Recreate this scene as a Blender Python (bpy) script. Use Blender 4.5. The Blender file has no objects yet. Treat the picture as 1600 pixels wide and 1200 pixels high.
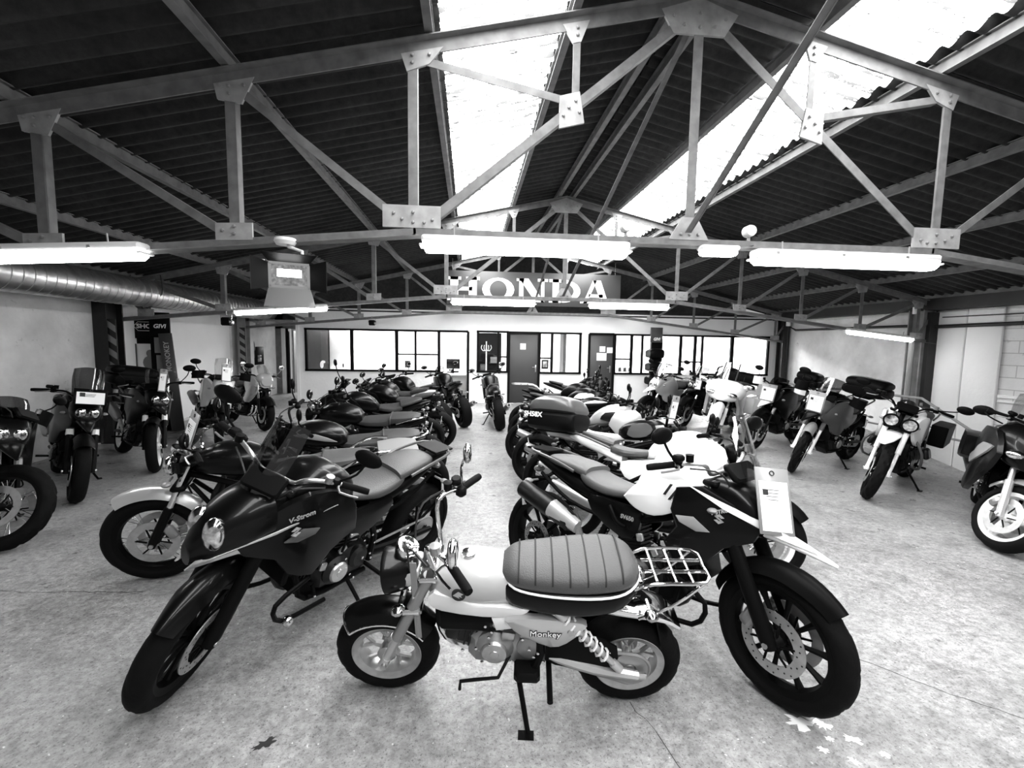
import bpy, math, random
from math import sin, cos, pi, radians, sqrt
from mathutils import Vector, Matrix
random.seed(7)
C = bpy.context.scene.collection
# ------------------------------------------------------------ camera
cd = bpy.data.cameras.new('camera'); cam = bpy.data.objects.new('camera', cd); C.objects.link(cam)
cd.sensor_fit = 'HORIZONTAL'; cd.sensor_width = 36.0; cd.lens = 15.73; cd.clip_start = .05; cd.clip_end = 200
ri = Vector((0.99547524, -0.09372156, 0.01566276)); up = Vector((-0.00686024, 0.09351692, 0.99559406))
fw = Vector((0.09477336, 0.99119668, -0.09245082))
cam.matrix_world = Matrix(((ri.x, up.x, -fw.x, 0), (ri.y, up.y, -fw.y, 0), (ri.z, up.z, -fw.z, 1.73), (0, 0, 0, 1)))
bpy.context.scene.camera = cam
# ------------------------------------------------------------ world, exposure
sc = bpy.context.scene
sc.view_settings.view_transform = 'Standard'; sc.view_settings.look = 'None'
sc.view_settings.gamma = 1; sc.view_settings.use_curve_mapping = False
sc.view_settings.exposure = 1.5
wd = bpy.data.worlds.new('world'); sc.world = wd; wd.use_nodes = True
bg = wd.node_tree.nodes['Background']; bg.inputs[0].default_value = (.9, .9, .9, 1); bg.inputs[1].default_value = .14
SKY_L = 6.6      # daylight glowing through the translucent roof sheets
TUBE_L = 13.0     # fluorescent tubes
OFFICE_W = 90.0  # added office lights, put in to brighten the room

# ------------------------------------------------------------ materials
MATS = {}
def mat(name, col, rough=.5, metal=0, noise=0, nscale=20, bump=0, emit=0, spec=.5, alpha=1, coat=0):
    if name in MATS: return MATS[name]
    m = bpy.data.materials.new(name); m.use_nodes = True; nt = m.node_tree; b = nt.nodes['Principled BSDF']
    if isinstance(col, (int, float)): col = (col, col, col)
    b.inputs['Base Color'].default_value = (*col, 1); b.inputs['Roughness'].default_value = rough
    b.inputs['Metallic'].default_value = metal; b.inputs['Specular IOR Level'].default_value = spec
    b.inputs['Coat Weight'].default_value = coat
    if emit: b.inputs['Emission Color'].default_value = (1, 1, 1, 1); b.inputs['Emission Strength'].default_value = emit
    if noise or bump:
        tc = nt.nodes.new('ShaderNodeTexCoord'); n = nt.nodes.new('ShaderNodeTexNoise')
        n.inputs['Scale'].default_value = nscale; n.inputs['Detail'].default_value = 5
        nt.links.new(tc.outputs['Object'], n.inputs['Vector'])
        if noise:
            r = nt.nodes.new('ShaderNodeValToRGB'); r.color_ramp.elements[0].position = .3; r.color_ramp.elements[1].position = .7
            r.color_ramp.elements[0].color = (*[c * (1 - noise) for c in col], 1)
            r.color_ramp.elements[1].color = (*[min(1, c * (1 + noise)) for c in col], 1)
            nt.links.new(n.outputs[0], r.inputs[0]); nt.links.new(r.outputs[0], b.inputs['Base Color'])
        if bump:
            bp = nt.nodes.new('ShaderNodeBump'); bp.inputs['Strength'].default_value = bump; bp.inputs['Distance'].default_value = .01
            nt.links.new(n.outputs[0], bp.inputs['Height']); nt.links.new(bp.outputs[0], b.inputs['Normal'])
    MATS[name] = m
    return m
BLK = mat('black_paint', .002, .3, coat=.14, spec=.12)
PLA = mat('black_plastic', .003, .45, spec=.06)
RUB = mat('tyre_rubber', .003, .75, bump=.2, nscale=60, spec=.1)
SEA = mat('seat_vinyl', .06, .5, bump=.25, nscale=160)
SED = mat('dark_seat_vinyl', .03, .5, bump=.25, nscale=160)
GRY = mat('grey_paint', .22, .4, coat=.2)
DGR = mat('dark_grey_paint', .06, .4, coat=.2)
WHT = mat('white_paint', .85, .25, coat=.4)
SIL = mat('silver_paint', .5, .3, .5, coat=.3)
CHR = mat('chrome', .8, .1, 1)
ALU = mat('brushed_alloy', .5, .38, .9, noise=.15)
DKM = mat('dark_engine_metal', .02, .4, .7, noise=.3)
FRK = mat('grey_fork_metal', .3, .35, .6)
MIR = mat('mirror_glass', .75, .03, 1)
PAP = mat('white_paper', .9, .6)
INK = mat('black_ink', .01, .6)
LEN = mat('headlight_reflector', .7, .12, 1, noise=.6, nscale=34)
RED = mat('tail_light_lens', .12, .2)
STE = mat('painted_truss_steel', .13, .6, noise=.3, nscale=9, bump=.15)
GUS = mat('gusset_steel', .28, .55, noise=.25, nscale=9, bump=.15)
BLT = mat('bolt_steel', .3, .5, .5)
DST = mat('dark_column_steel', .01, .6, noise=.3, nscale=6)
COL = mat('grey_column_paint', .22, .6, noise=.25, nscale=5)
BLK0 = mat('black_frame_paint', .003, .5, spec=.1)
DOR = mat('dark_door_paint', .05, .5)
def glassmat(name, tint, refl=.12, rough=.02):
    m = bpy.data.materials.new(name); m.use_nodes = True; nt = m.node_tree; nt.nodes.clear()
    o = nt.nodes.new('ShaderNodeOutputMaterial'); mx = nt.nodes.new('ShaderNodeMixShader'); t = nt.nodes.new('ShaderNodeBsdfTransparent')
    g = nt.nodes.new('ShaderNodeBsdfGlossy'); g.inputs['Roughness'].default_value = rough; fr = nt.nodes.new('ShaderNodeFresnel'); fr.inputs[0].default_value = 1.45
    t.inputs[0].default_value = (tint, tint, tint, 1)
    ad = nt.nodes.new('ShaderNodeMath'); ad.operation = 'ADD'; ad.inputs[1].default_value = refl - .04
    mu = nt.nodes.new('ShaderNodeMath'); mu.operation = 'MULTIPLY'; mu.inputs[1].default_value = .35; nt.links.new(fr.outputs[0], mu.inputs[0])
    ad.inputs[1].default_value = refl * .5; nt.links.new(mu.outputs[0], ad.inputs[0]); nt.links.new(ad.outputs[0], mx.inputs[0])
    nt.links.new(t.outputs[0], mx.inputs[1]); nt.links.new(g.outputs[0], mx.inputs[2]); nt.links.new(mx.outputs[0], o.inputs[0])
    return m
GLS = glassmat('window_glass', .95, .05); SCR = glassmat('clear_screen', .95, .2); SMK = glassmat('smoked_screen', .45, .12)
def ramp(nt, src, p0, c0, p1, c1):
    r = nt.nodes.new('ShaderNodeValToRGB'); e = r.color_ramp.elements
    e[0].position = p0; e[1].position = p1; e[0].color = (c0, c0, c0, 1); e[1].color = (c1, c1, c1, 1)
    nt.links.new(src, r.inputs[0]); return r.outputs[0]
def noise(nt, vec, scale, detail=6, rough=.6):
    n = nt.nodes.new('ShaderNodeTexNoise'); n.inputs['Scale'].default_value = scale; n.inputs['Detail'].default_value = detail
    n.inputs['Roughness'].default_value = rough; nt.links.new(vec, n.inputs['Vector']); return n.outputs[0]
def mul(nt, a, b, f=1, mode='MULTIPLY'):
    m = nt.nodes.new('ShaderNodeMix'); m.data_type = 'RGBA'; m.blend_type = mode; m.inputs[0].default_value = f
    nt.links.new(a, m.inputs[6]); nt.links.new(b, m.inputs[7]); return m.outputs[2]
def concrete():
    m = bpy.data.materials.new('worn_concrete_floor'); m.use_nodes = True; nt = m.node_tree; b = nt.nodes['Principled BSDF']
    v = nt.nodes.new('ShaderNodeTexCoord').outputs['Object']
    a = ramp(nt, noise(nt, v, .7, 5), .3, .22, .7, .42)
    g = ramp(nt, noise(nt, v, 22, 8, .75), .3, .45, .62, 1.2)
    sp = ramp(nt, noise(nt, v, 75, 3, .8), .34, .35, .46, 1)
    st = ramp(nt, noise(nt, v, 3.3, 9, .75), .3, .6, .52, 1)
    c = mul(nt, mul(nt, mul(nt, a, g), sp), st)
    nt.links.new(c, b.inputs['Base Color'])
    w = ramp(nt, noise(nt, v, 45, 2, .5), .7, 0, .74, 1)
    c2 = mul(nt, c, w, 1, 'ADD'); c3 = mul(nt, c, c2, .35, 'MIX'); nt.links.new(c3, b.inputs['Base Color'])
    nt.links.new(ramp(nt, noise(nt, v, 5, 5), .3, .24, .7, .5), b.inputs['Roughness'])
    bp = nt.nodes.new('ShaderNodeBump'); bp.inputs['Strength'].default_value = .35; bp.inputs['Distance'].default_value = .006
    nt.links.new(noise(nt, v, 60, 6, .7), bp.inputs['Height']); nt.links.new(bp.outputs[0], b.inputs['Normal'])
    return m
FLR = concrete()
def plaster(name, lo, hi, scale=1.2, spots=.3, blocks=False):
    m = bpy.data.materials.new(name); m.use_nodes = True; nt = m.node_tree; b = nt.nodes['Principled BSDF']; b.inputs['Roughness'].default_value = .8
    v = nt.nodes.new('ShaderNodeTexCoord').outputs['Object']
    c = mul(nt, ramp(nt, noise(nt, v, scale, 8, .6), .3, lo, .7, hi), ramp(nt, noise(nt, v, 5, 8, .75), .28, spots, .38, 1))
    if blocks:
        br = nt.nodes.new('ShaderNodeTexBrick'); mp = nt.nodes.new('ShaderNodeMapping'); mp.inputs['Rotation'].default_value = (pi / 2, 0, pi / 2)
        sx = nt.nodes.new('ShaderNodeSeparateXYZ'); cx = nt.nodes.new('ShaderNodeCombineXYZ'); nt.links.new(v, sx.inputs[0])
        nt.links.new(sx.outputs[1], cx.inputs[0]); nt.links.new(sx.outputs[2], cx.inputs[1]); nt.links.new(cx.outputs[0], br.inputs['Vector'])
        br.inputs['Scale'].default_value = 1; br.inputs['Brick Width'].default_value = .9; br.inputs['Row Height'].default_value = .21; br.inputs['Mortar Size'].default_value = .008
        br.inputs['Color1'].default_value = (1, 1, 1, 1); br.inputs['Color2'].default_value = (.93, .93, .93, 1); br.inputs['Mortar'].default_value = (.6, .6, .6, 1)
        c = mul(nt, c, br.outputs[0])
    nt.links.new(c, b.inputs['Base Color'])
    bp = nt.nodes.new('ShaderNodeBump'); bp.inputs['Strength'].default_value = .5; bp.inputs['Distance'].default_value = .02
    nt.links.new(noise(nt, v, 7, 8, .7), bp.inputs['Height']); nt.links.new(bp.outputs[0], b.inputs['Normal'])
    return m
PLW = plaster('rough_white_plaster', .5, .85, 1.2, .35)
PLB = plaster('white_blockwork', .65, .85, 1, .6, True)
PLC = plaster('smooth_white_wall', .88, .95, 1, .9)
def roofmat():
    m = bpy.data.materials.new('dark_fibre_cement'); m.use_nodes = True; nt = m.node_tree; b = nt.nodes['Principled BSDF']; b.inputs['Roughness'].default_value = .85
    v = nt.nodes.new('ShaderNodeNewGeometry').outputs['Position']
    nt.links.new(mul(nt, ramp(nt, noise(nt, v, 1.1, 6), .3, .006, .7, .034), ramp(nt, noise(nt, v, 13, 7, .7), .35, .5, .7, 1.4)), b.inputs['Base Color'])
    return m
ROO = roofmat()
def skymat():   # translucent corrugated sheet with the sky behind it; dirt and painted corrugation shade dim the glow
    m = bpy.data.materials.new('backlit_translucent_sheet'); m.use_nodes = True; nt = m.node_tree; b = nt.nodes['Principled BSDF']
    b.inputs['Base Color'].default_value = (.25, .25, .25, 1); b.inputs['Roughness'].default_value = .5
    v = nt.nodes.new('ShaderNodeNewGeometry').outputs['Position']
    mp = nt.nodes.new('ShaderNodeMapping'); mp.inputs['Scale'].default_value = (1.6, 11, 1.6); nt.links.new(v, mp.inputs[0])
    n1 = noise(nt, mp.outputs[0], 2.6, 5, .75)
    c = ramp(nt, n1, .405, .0003, .42, .25); c = mul(nt, c, ramp(nt, noise(nt, v, .8, 3), .35, .6, .6, 1))
    sx = nt.nodes.new('ShaderNodeSeparateXYZ'); nt.links.new(v, sx.inputs[0])
    def M(op, a, q):
        n = nt.nodes.new('ShaderNodeMath'); n.operation = op; nt.links.new(a, n.inputs[0])
        if isinstance(q, (int, float)): n.inputs[1].default_value = q
        else: nt.links.new(q, n.inputs[1])
        return n.outputs[0]
    wob = M('MULTIPLY', noise(nt, v, 3, 3), .05); ph = M('FRACT', M('MULTIPLY', M('ADD', sx.outputs[1], wob), 1 / .177), 0); ph = M('FRACT', M('ADD', ph, .72), 0)   # corrugation shading painted into the glow as broken dark lines
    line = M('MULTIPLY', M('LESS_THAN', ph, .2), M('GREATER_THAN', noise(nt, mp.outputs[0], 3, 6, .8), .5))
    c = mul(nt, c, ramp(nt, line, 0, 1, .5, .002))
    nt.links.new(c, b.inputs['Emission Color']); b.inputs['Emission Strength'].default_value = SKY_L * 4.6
    return m
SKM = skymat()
TUB = mat('lit_fluorescent_tube', .9, .3, emit=TUBE_L)
DIF = mat('lit_diffuser_cover', .9, .3, emit=TUBE_L * .7)
HSG = mat('white_light_housing', .75, .4)
GALV = mat('galvanised_steel', .42, .33, .85, noise=.3, nscale=7)

# ------------------------------------------------------------ mesh builder
def crsp(pts, k=4):
    P = [Vector(p) for p in pts]; out = []
    for i in range(len(P) - 1):
        a = P[max(i - 1, 0)]; b = P[i]; c = P[i + 1]; d = P[min(i + 2, len(P) - 1)]
        for j in range(k):
            t = j / k; out.append(.5 * ((2 * b) + (c - a) * t + (2 * a - 5 * b + 4 * c - d) * t * t + (3 * b - 3 * c + d - a) * t ** 3))
    out.append(P[-1]); return out
class MB:
    def __init__(s, M=None): s.v = []; s.f = []; s.M = M
    def add(s, vs, fs):
        o = len(s.v)
        if s.M is not None: vs = [s.M @ Vector(p) for p in vs]
        s.v += [tuple(p) for p in vs]; s.f += [tuple(i + o for i in f) for f in fs]; return s
    def box(s, c, d, R=None, ch=0):
        x, y, z = d[0] / 2, d[1] / 2, d[2] / 2; k = min(ch, x * .9, y * .9, z * .9)
        if k > 0:
            def oc(ix): a, b = x - ix, y - ix; return [(a - k, -b), (a, -b + k), (a, b - k), (a - k, b), (-a + k, b), (-a, b - k), (-a, -b + k), (-a + k, -b)]
            vs = [(p[0], p[1], zz) for zz, i in ((-z, k * .7), (-z + k, 0), (z - k, 0), (z, k * .7)) for p in oc(i)]
            fs = [tuple(range(7, -1, -1)), tuple(range(24, 32))]
            for r in range(3):
                for i in range(8): fs.append((r * 8 + i, r * 8 + (i + 1) % 8, r * 8 + 8 + (i + 1) % 8, r * 8 + 8 + i))
        else:
            vs = [(a, b, e) for e in (-z, z) for b in (-y, y) for a in (-x, x)]
            fs = [(0, 2, 3, 1), (4, 5, 7, 6), (0, 1, 5, 4), (2, 6, 7, 3), (0, 4, 6, 2), (1, 3, 7, 5)]
        if R is not None: vs = [R @ Vector(p) for p in vs]
        return s.add([(p[0] + c[0], p[1] + c[1], p[2] + c[2]) for p in vs], fs)
    def bar(s, a, b, w, h, upv=(0, 0, 1), ch=0):
        a = Vector(a); b = Vector(b); d = b - a; L = d.length; d.normalize(); u = Vector(upv)
        if abs(d.dot(u)) > .98: u = Vector((0, 1, 0))
        sd = d.cross(u).normalized(); u = sd.cross(d)
        R = Matrix((d, sd, u)).transposed(); return s.box((a + b) / 2, (L, w, h), R, ch)
    def tube(s, pts, r, n=8, k=0, closed=False, sq=None):
        P = crsp(pts, k) if k else [Vector(p) for p in pts]
        m = len(P); rs = r if isinstance(r, (list, tuple)) else None
        vs = []; u = None
        for i, p in enumerate(P):
            d = (P[min(i + 1, m - 1)] - P[max(i - 1, 0)]) if not closed else P[(i + 1) % m] - P[i - 1]
            if d.length < 1e-9: d = Vector((0, 0, 1))
            d.normalize()
            if u is None: u = d.orthogonal().normalized()
            else:
                u = u - d * u.dot(d)
                u = u.normalized() if u.length > 1e-6 else d.orthogonal().normalized()
            w = d.cross(u)
            if rs: t = i / (m - 1) * (len(rs) - 1); j = min(int(t), len(rs) - 2); rr = rs[j] + (rs[j + 1] - rs[j]) * (t - j)
            else: rr = r
            for q in range(n):
                a = 2 * pi * q / n; vs.append(p + u * (rr * cos(a)) + w * (rr * sin(a)))
        fs = []
        for i in range(m if closed else m - 1):
            for q in range(n):
                a, b = i * n, ((i + 1) % m) * n; fs.append((a + q, a + (q + 1) % n, b + (q + 1) % n, b + q))
        if not closed: fs += [tuple(range(n - 1, -1, -1)), tuple((m - 1) * n + q for q in range(n))]
        return s.add(vs, fs)
    def lathe(s, prof, c, ax=(0, 1, 0), n=32, closed=False, disp=None):
        ax = Vector(ax).normalized(); u = ax.orthogonal().normalized()
        if abs(ax.y) > .99: u = Vector((1, 0, 0))
        w = ax.cross(u); c = Vector(c); m = len(prof); vs = []
        for i in range(n):
            a = 2 * pi * i / n; e = u * cos(a) + w * sin(a)
            for j, (r, h) in enumerate(prof):
                if disp: r += disp(i, j)
                vs.append(c + e * r + ax * h)
        fs = []
        for i in range(n):
            i2 = (i + 1) % n
            for j in range(m if closed else m - 1):
                j2 = (j + 1) % m; fs.append((i * m + j, i * m + j2, i2 * m + j2, i2 * m + j))
        if not closed:
            if prof[0][0] > 1e-6: fs.append(tuple(i * m for i in range(n)))
            if prof[-1][0] > 1e-6: fs.append(tuple(i * m + m - 1 for i in range(n - 1, -1, -1)))
        return s.add(vs, fs)
    def cyl(s, a, b, r, n=16, r2=None): return s.tube([a, b], [r, r if r2 is None else r2], n)
    def loft(s, secs, n=20, e=2.4, k=3):   # secs: (x, z, halfwidth, halfheight)
        if k > 1:
            q = crsp([(a[0], a[1], a[2]) for a in secs], k); g = crsp([(a[3], 0, 0) for a in secs], k)
            secs = [(p.x, p.y, max(p.z, .002), max(h.x, .002)) for p, h in zip(q, g)]
        vs = []
        for x, z, w, h in secs:
            for i in range(n):
                a = 2 * pi * i / n; ca, sa = cos(a), sin(a)
                vs.append((x, w * math.copysign(abs(ca) ** (2 / e), ca), z + h * math.copysign(abs(sa) ** (2 / e), sa)))
        m = len(secs); fs = [(i * n + q, i * n + (q + 1) % n, (i + 1) * n + (q + 1) % n, (i + 1) * n + q) for i in range(m - 1) for q in range(n)]
        fs += [tuple(range(n - 1, -1, -1)), tuple((m - 1) * n + q for q in range(n))]
        return s.add(vs, fs)
    def puff(s, out, t, yf=lambda x, z: 0, inset=.012, rings=3):   # side-view outline (x,z) made into a cushioned panel about y=yf
        n = len(out); cx = sum(p[0] for p in out) / n; cz = sum(p[1] for p in out) / n; vs = []
        lay = [(-1, 1.0), (-.75, 0), (.75, 0), (1, 1.0)]
        for ly, ins in lay:
            for x, z in out:
                dx, dz = cx - x, cz - z; L = sqrt(dx * dx + dz * dz) or 1; q = ins * min(inset / L, .4)
                vs.append((x + dx * q, yf(x, z) + ly * t / 2, z + dz * q))
        fs = [(r * n + i, r * n + (i + 1) % n, r * n + n + (i + 1) % n, r * n + n + i) for r in range(3) for i in range(n)]
        vs.append((cx, yf(cx, cz) - t / 2, cz)); vs.append((cx, yf(cx, cz) + t / 2, cz)); a, b = 4 * n, 4 * n + 1
        fs += [(a, (i + 1) % n, i) for i in range(n)] + [(b, 3 * n + i, 3 * n + (i + 1) % n) for i in range(n)]
        return s.add(vs, fs)
    def both(s, fn):
        for sg in (1, -1): fn(sg)
        return s
    def sheet(s, f, nu, nv, th=.004):   # f(u,v)->point, u,v in 0..1
        g = [[Vector(f(i / nu, j / nv)) for j in range(nv + 1)] for i in range(nu + 1)]; vs = []
        for k in (0, 1):
            for i in range(nu + 1):
                for j in range(nv + 1):
                    du = g[min(i + 1, nu)][j] - g[max(i - 1, 0)][j]; dv = g[i][min(j + 1, nv)] - g[i][max(j - 1, 0)]
                    nn = du.cross(dv); nn = nn.normalized() if nn.length > 1e-9 else Vector((0, 0, 1)); vs.append(g[i][j] + nn * th * (k - .5))
        N = (nu + 1) * (nv + 1); I = lambda i, j: i * (nv + 1) + j; fs = []
        for i in range(nu):
            for j in range(nv):
                q = (I(i, j), I(i + 1, j), I(i + 1, j + 1), I(i, j + 1)); fs += [q[::-1], tuple(a + N for a in q)]
        for i in range(nu): fs += [(I(i, 0), I(i + 1, 0), I(i + 1, 0) + N, I(i, 0) + N), (I(i + 1, nv), I(i, nv), I(i, nv) + N, I(i + 1, nv) + N)]
        for j in range(nv): fs += [(I(0, j + 1), I(0, j), I(0, j) + N, I(0, j + 1) + N), (I(nu, j), I(nu, j + 1), I(nu, j + 1) + N, I(nu, j) + N)]
        return s.add(vs, fs)
    def ell(s, c, r, n=14):
        prof = [(sin(pi * i / (n // 2 + 1)), -cos(pi * i / (n // 2 + 1))) for i in range(n // 2 + 2)]
        b = MB().lathe([(max(a, 1e-7), h) for a, h in prof], (0, 0, 0), (0, 0, 1), n)
        return s.add([(c[0] + p[0] * r[0], c[1] + p[1] * r[1], c[2] + p[2] * r[2]) for p in b.v], b.f)
    def mesh(s, name, m):
        me = bpy.data.meshes.new(name); me.from_pydata(s.v, [], s.f); me.materials.append(m)
        me.polygons.foreach_set('use_smooth', [True] * len(me.polygons))
        me.set_sharp_from_angle(angle=radians(38)); me.update(); return me
    def build(s, name, m, parent=None, label=None, kind=None):
        o = bpy.data.objects.new(name, s.mesh(name, m)); C.objects.link(o)
        if parent is not None: o.parent = parent
        if label: o['label'] = label
        if kind: o['kind'] = kind
        return o
def thing(name, label, cat, loc=(0, 0, 0), rot=(0, 0, 0), group=None, kind=None):
    o = bpy.data.objects.new(name, None); C.objects.link(o); o.location = loc; o.rotation_euler = rot; o.empty_display_size = .1
    if kind: o['kind'] = kind
    else: o['label'] = label; o['category'] = cat
    if group: o['group'] = group
    return o
def dup(root, loc, rot=None, label=None, parent=None):
    r = root.copy(); C.objects.link(r); r.location = loc
    if rot is not None: r.rotation_euler = rot
    if label: r['label'] = label
    for ch in list(root.children):
        c = ch.copy(); C.objects.link(c); c.parent = r
        for g in list(ch.children): d = g.copy(); C.objects.link(d); d.parent = c
    return r
def text(s, size, name, m, parent, M, ext=.0015, sx=1, shear=0, bold=.0):
    cu = bpy.data.curves.new(name, 'FONT'); cu.body = s; cu.size = size; cu.extrude = ext; cu.align_x = 'CENTER'; cu.align_y = 'CENTER'
    cu.shear = shear; cu.offset = bold; cu.resolution_u = 3
    t = bpy.data.objects.new(name, cu); C.objects.link(t); dg = bpy.context.evaluated_depsgraph_get()
    me = bpy.data.meshes.new_from_object(t.evaluated_get(dg)); bpy.data.objects.remove(t); bpy.data.curves.remove(cu)
    me.transform(M @ Matrix.Diagonal((sx, 1, 1, 1))); me.materials.clear(); me.materials.append(m); me.name = name
    o = bpy.data.objects.new(name, me); C.objects.link(o); o.parent = parent; return o

# ============================================================ STRUCTURE
RX = 1.70                                    # ridge line
def top(d): return 4.28 - .227 * abs(d)      # top chord height at distance d from the ridge
def botz(d): return 2.55 - max(0, abs(d) - 2.12) * (.0955 if d < 0 else .1246)
fl = MB()
fl.box((.5, 5, -.1), (12.8, 16, .2)); fl.box((8.1, 13.4, -.1), (2.4, 6, .2)); fl.box((1.6, 14.6, -.1), (15.6, 4, .199))
fl.add([(6.9, 10.4, 0), (9.3, 10.4, 0), (9.3, 5, -.95), (6.9, 5, -.95), (9.3, -3, -1), (6.9, -3, -1)], [(0, 3, 2, 1), (3, 5, 4, 2)])
floor = fl.build('floor', FLR, kind='structure')
STN = mat('oil_stain', .03, .4); SPL = mat('white_paint_splash', .75, .6); CRK = mat('dark_crack', .04, .9)  # floor cracks carry one even dark colour
def crack(pts, w, seed):
    r = random.Random(seed); P = []
    for i in range(len(pts) - 1):
        a, b = Vector(pts[i]), Vector(pts[i + 1]); k = max(2, int((b - a).length / .05))
        for j in range(k): t = j / k; P.append(a.lerp(b, t) + Vector((r.uniform(-1, 1), r.uniform(-1, 1))) * .007)
    P.append(Vector(pts[-1])); vs = []; fs = []
    for i, p in enumerate(P):
        d = (P[min(i + 1, len(P) - 1)] - P[max(i - 1, 0)]).normalized(); n = Vector((-d.y, d.x)) * w * r.uniform(.3, 1)
        vs += [(p.x + n.x, p.y + n.y, .0012), (p.x - n.x, p.y - n.y, .0012)]
    fs = [(2 * i, 2 * i + 1, 2 * i + 3, 2 * i + 2) for i in range(len(P) - 1)]
    MB().add(vs, fs).build('crack', CRK, floor)
crack([(1.45, 3.0), (1.7, 2.65), (2.05, 2.3), (2.35, 1.95), (2.75, 1.6)], .0025, 1)
crack([(.78, 1.95), (.84, 1.8), (.86, 1.68), (.9, 1.45)], .003, 2)
crack([(-3.9, 3.3), (-3.0, 3.17), (-2.2, 3.12)], .003, 3)
crack([(2.6, 3.9), (3.6, 3.3), (4.6, 2.75)], .002, 4)
crack([(-5.6, 8.05), (-4.4, 8.02), (-2.6, 8.0)], .005, 5)
def blob(name, c, r, m, seed, el=1.0, rot=0):
    q = random.Random(seed); n = 22; vs = [(c[0], c[1], .0015)]
    for i in range(n):
        a = 2 * pi * i / n; k = r * q.uniform(.35, 1.1); x, y = k * cos(a) * el, k * sin(a); vs.append((c[0] + x * cos(rot) - y * sin(rot), c[1] + x * sin(rot) + y * cos(rot), .0015))
    MB().add(vs, [(0, i + 1, (i + 1) % n + 1) for i in range(n)]).build(name, m, floor)
blob('oil_stain', (-.86, 1.86), .03, STN, 3, 1.9, .6)
for i, (x, y, r) in enumerate([(1.53, 1.78, .05), (1.63, 1.76, .035), (1.7, 1.68, .03), (1.53, 1.64, .02), (1.62, 1.58, .018), (1.78, 1.6, .02), (1.6, 1.69, .015)]): blob('paint_splash', (x, y), r, SPL, 11 + i, 1.5, -.5)

# ---- roof: corrugated sheets laid in rows on purlins
ceil = thing('ceiling', '', '', kind='structure')
ANG = math.atan(.227)
def sheetmesh(L, name, m):
    vs = []; fs = []; ny = 45
    for i in range(2):
        for j in range(ny + 1):
            y = -.05 + j * (.985 / ny); z = .03 * cos(2 * pi * (y / .177)); vs.append((i * L, y, z))
    for j in range(ny): fs.append((j, j + 1, ny + 2 + j, ny + 1 + j))
    me = bpy.data.meshes.new(name); me.from_pydata(vs, [], fs); me.materials.append(m); me.polygons.foreach_set('use_smooth', [True] * len(fs)); return me
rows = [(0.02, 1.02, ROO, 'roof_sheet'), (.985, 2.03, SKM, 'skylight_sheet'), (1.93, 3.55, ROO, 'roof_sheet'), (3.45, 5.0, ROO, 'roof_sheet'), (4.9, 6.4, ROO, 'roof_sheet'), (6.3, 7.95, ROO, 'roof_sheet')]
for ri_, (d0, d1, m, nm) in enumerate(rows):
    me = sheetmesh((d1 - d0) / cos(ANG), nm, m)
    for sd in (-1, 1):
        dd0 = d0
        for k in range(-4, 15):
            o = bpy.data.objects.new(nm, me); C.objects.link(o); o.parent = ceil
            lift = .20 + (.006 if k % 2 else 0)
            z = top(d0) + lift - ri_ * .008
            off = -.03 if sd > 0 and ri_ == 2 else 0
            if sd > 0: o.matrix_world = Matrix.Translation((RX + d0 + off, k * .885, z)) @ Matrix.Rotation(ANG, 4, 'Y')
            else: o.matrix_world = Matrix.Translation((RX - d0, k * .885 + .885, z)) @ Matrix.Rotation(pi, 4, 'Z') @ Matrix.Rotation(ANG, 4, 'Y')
MB().add([(RX - .2, -4, 4.28 + .2), (RX, -4, 4.28 + .235), (RX + .2, -4, 4.28 + .2), (RX - .2, 14, 4.28 + .2), (RX, 14, 4.28 + .235), (RX + .2, 14, 4.28 + .2)], [(0, 1, 4, 3), (1, 2, 5, 4)]).build('ridge_cap', ROO, ceil)
def ibeam(mb, a, b, h, w, t=.008):
    mb.bar(a, b, w, t, ch=0); a2 = (a[0], a[1], a[2] - h); b2 = (b[0], b[1], b[2] - h); mb.bar(a2, b2, w, t)
    mb.bar((a[0], a[1], a[2] - h / 2), (b[0], b[1], b[2] - h / 2), t, h)
for d in (.13, .95, 2.0, 3.37, 4.75, 6.1, 7.3):
    for s in (-1, 1):
        p = MB(); z = top(d) + .165; ibeam(p, (RX + s * d, -3.5, z), (RX + s * d, 13, z), .1, .06); p.build('purlin', STE, ceil)

# ---- trusses
NODES = [2.12, 3.37, 4.62, 5.87, 7.1]
def unitz(a, b): return (Vector(b) - Vector(a)).normalized().z
def angle(mb, a, b, w=.06, t=.008, flip=1):   # L profile lying in a plane y = const
    mb.bar(a, b, t, w, (0, 0, 1) if abs(unitz(a, b)) < .9 else (1, 0, 0)); a = Vector(a); b = Vector(b); d = (b - a).normalized(); n = Vector((0, 1, 0)).cross(d) * (w / 2 - t / 2) * flip
    q = Vector((0, w / 2, 0)); mb.bar(a + n + q, b + n + q, w, t, (0, 0, 1) if abs(d.z) < .9 else (1, 0, 0))
def gusset(root, pts, y, bolts):
    n = len(pts); t = .0095; g = MB().add([(x, y - t, z) for x, z in pts] + [(x, y + t, z) for x, z in pts], [tuple(range(n)), tuple(range(2 * n - 1, n - 1, -1))] + [((i + 1) % n, i, i + n, (i + 1) % n + n) for i in range(n)])
    o = g.build('gusset_plate', GUS, root)
    b = MB()
    for x, z in bolts: b.lathe([(1e-5, -.028), (.009, -.026), (.012, -.018), (.012, 0)], (x, y, z), (0, 1, 0), 6)
    b.build('bolts', BLT, o, kind='stuff')
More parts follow.
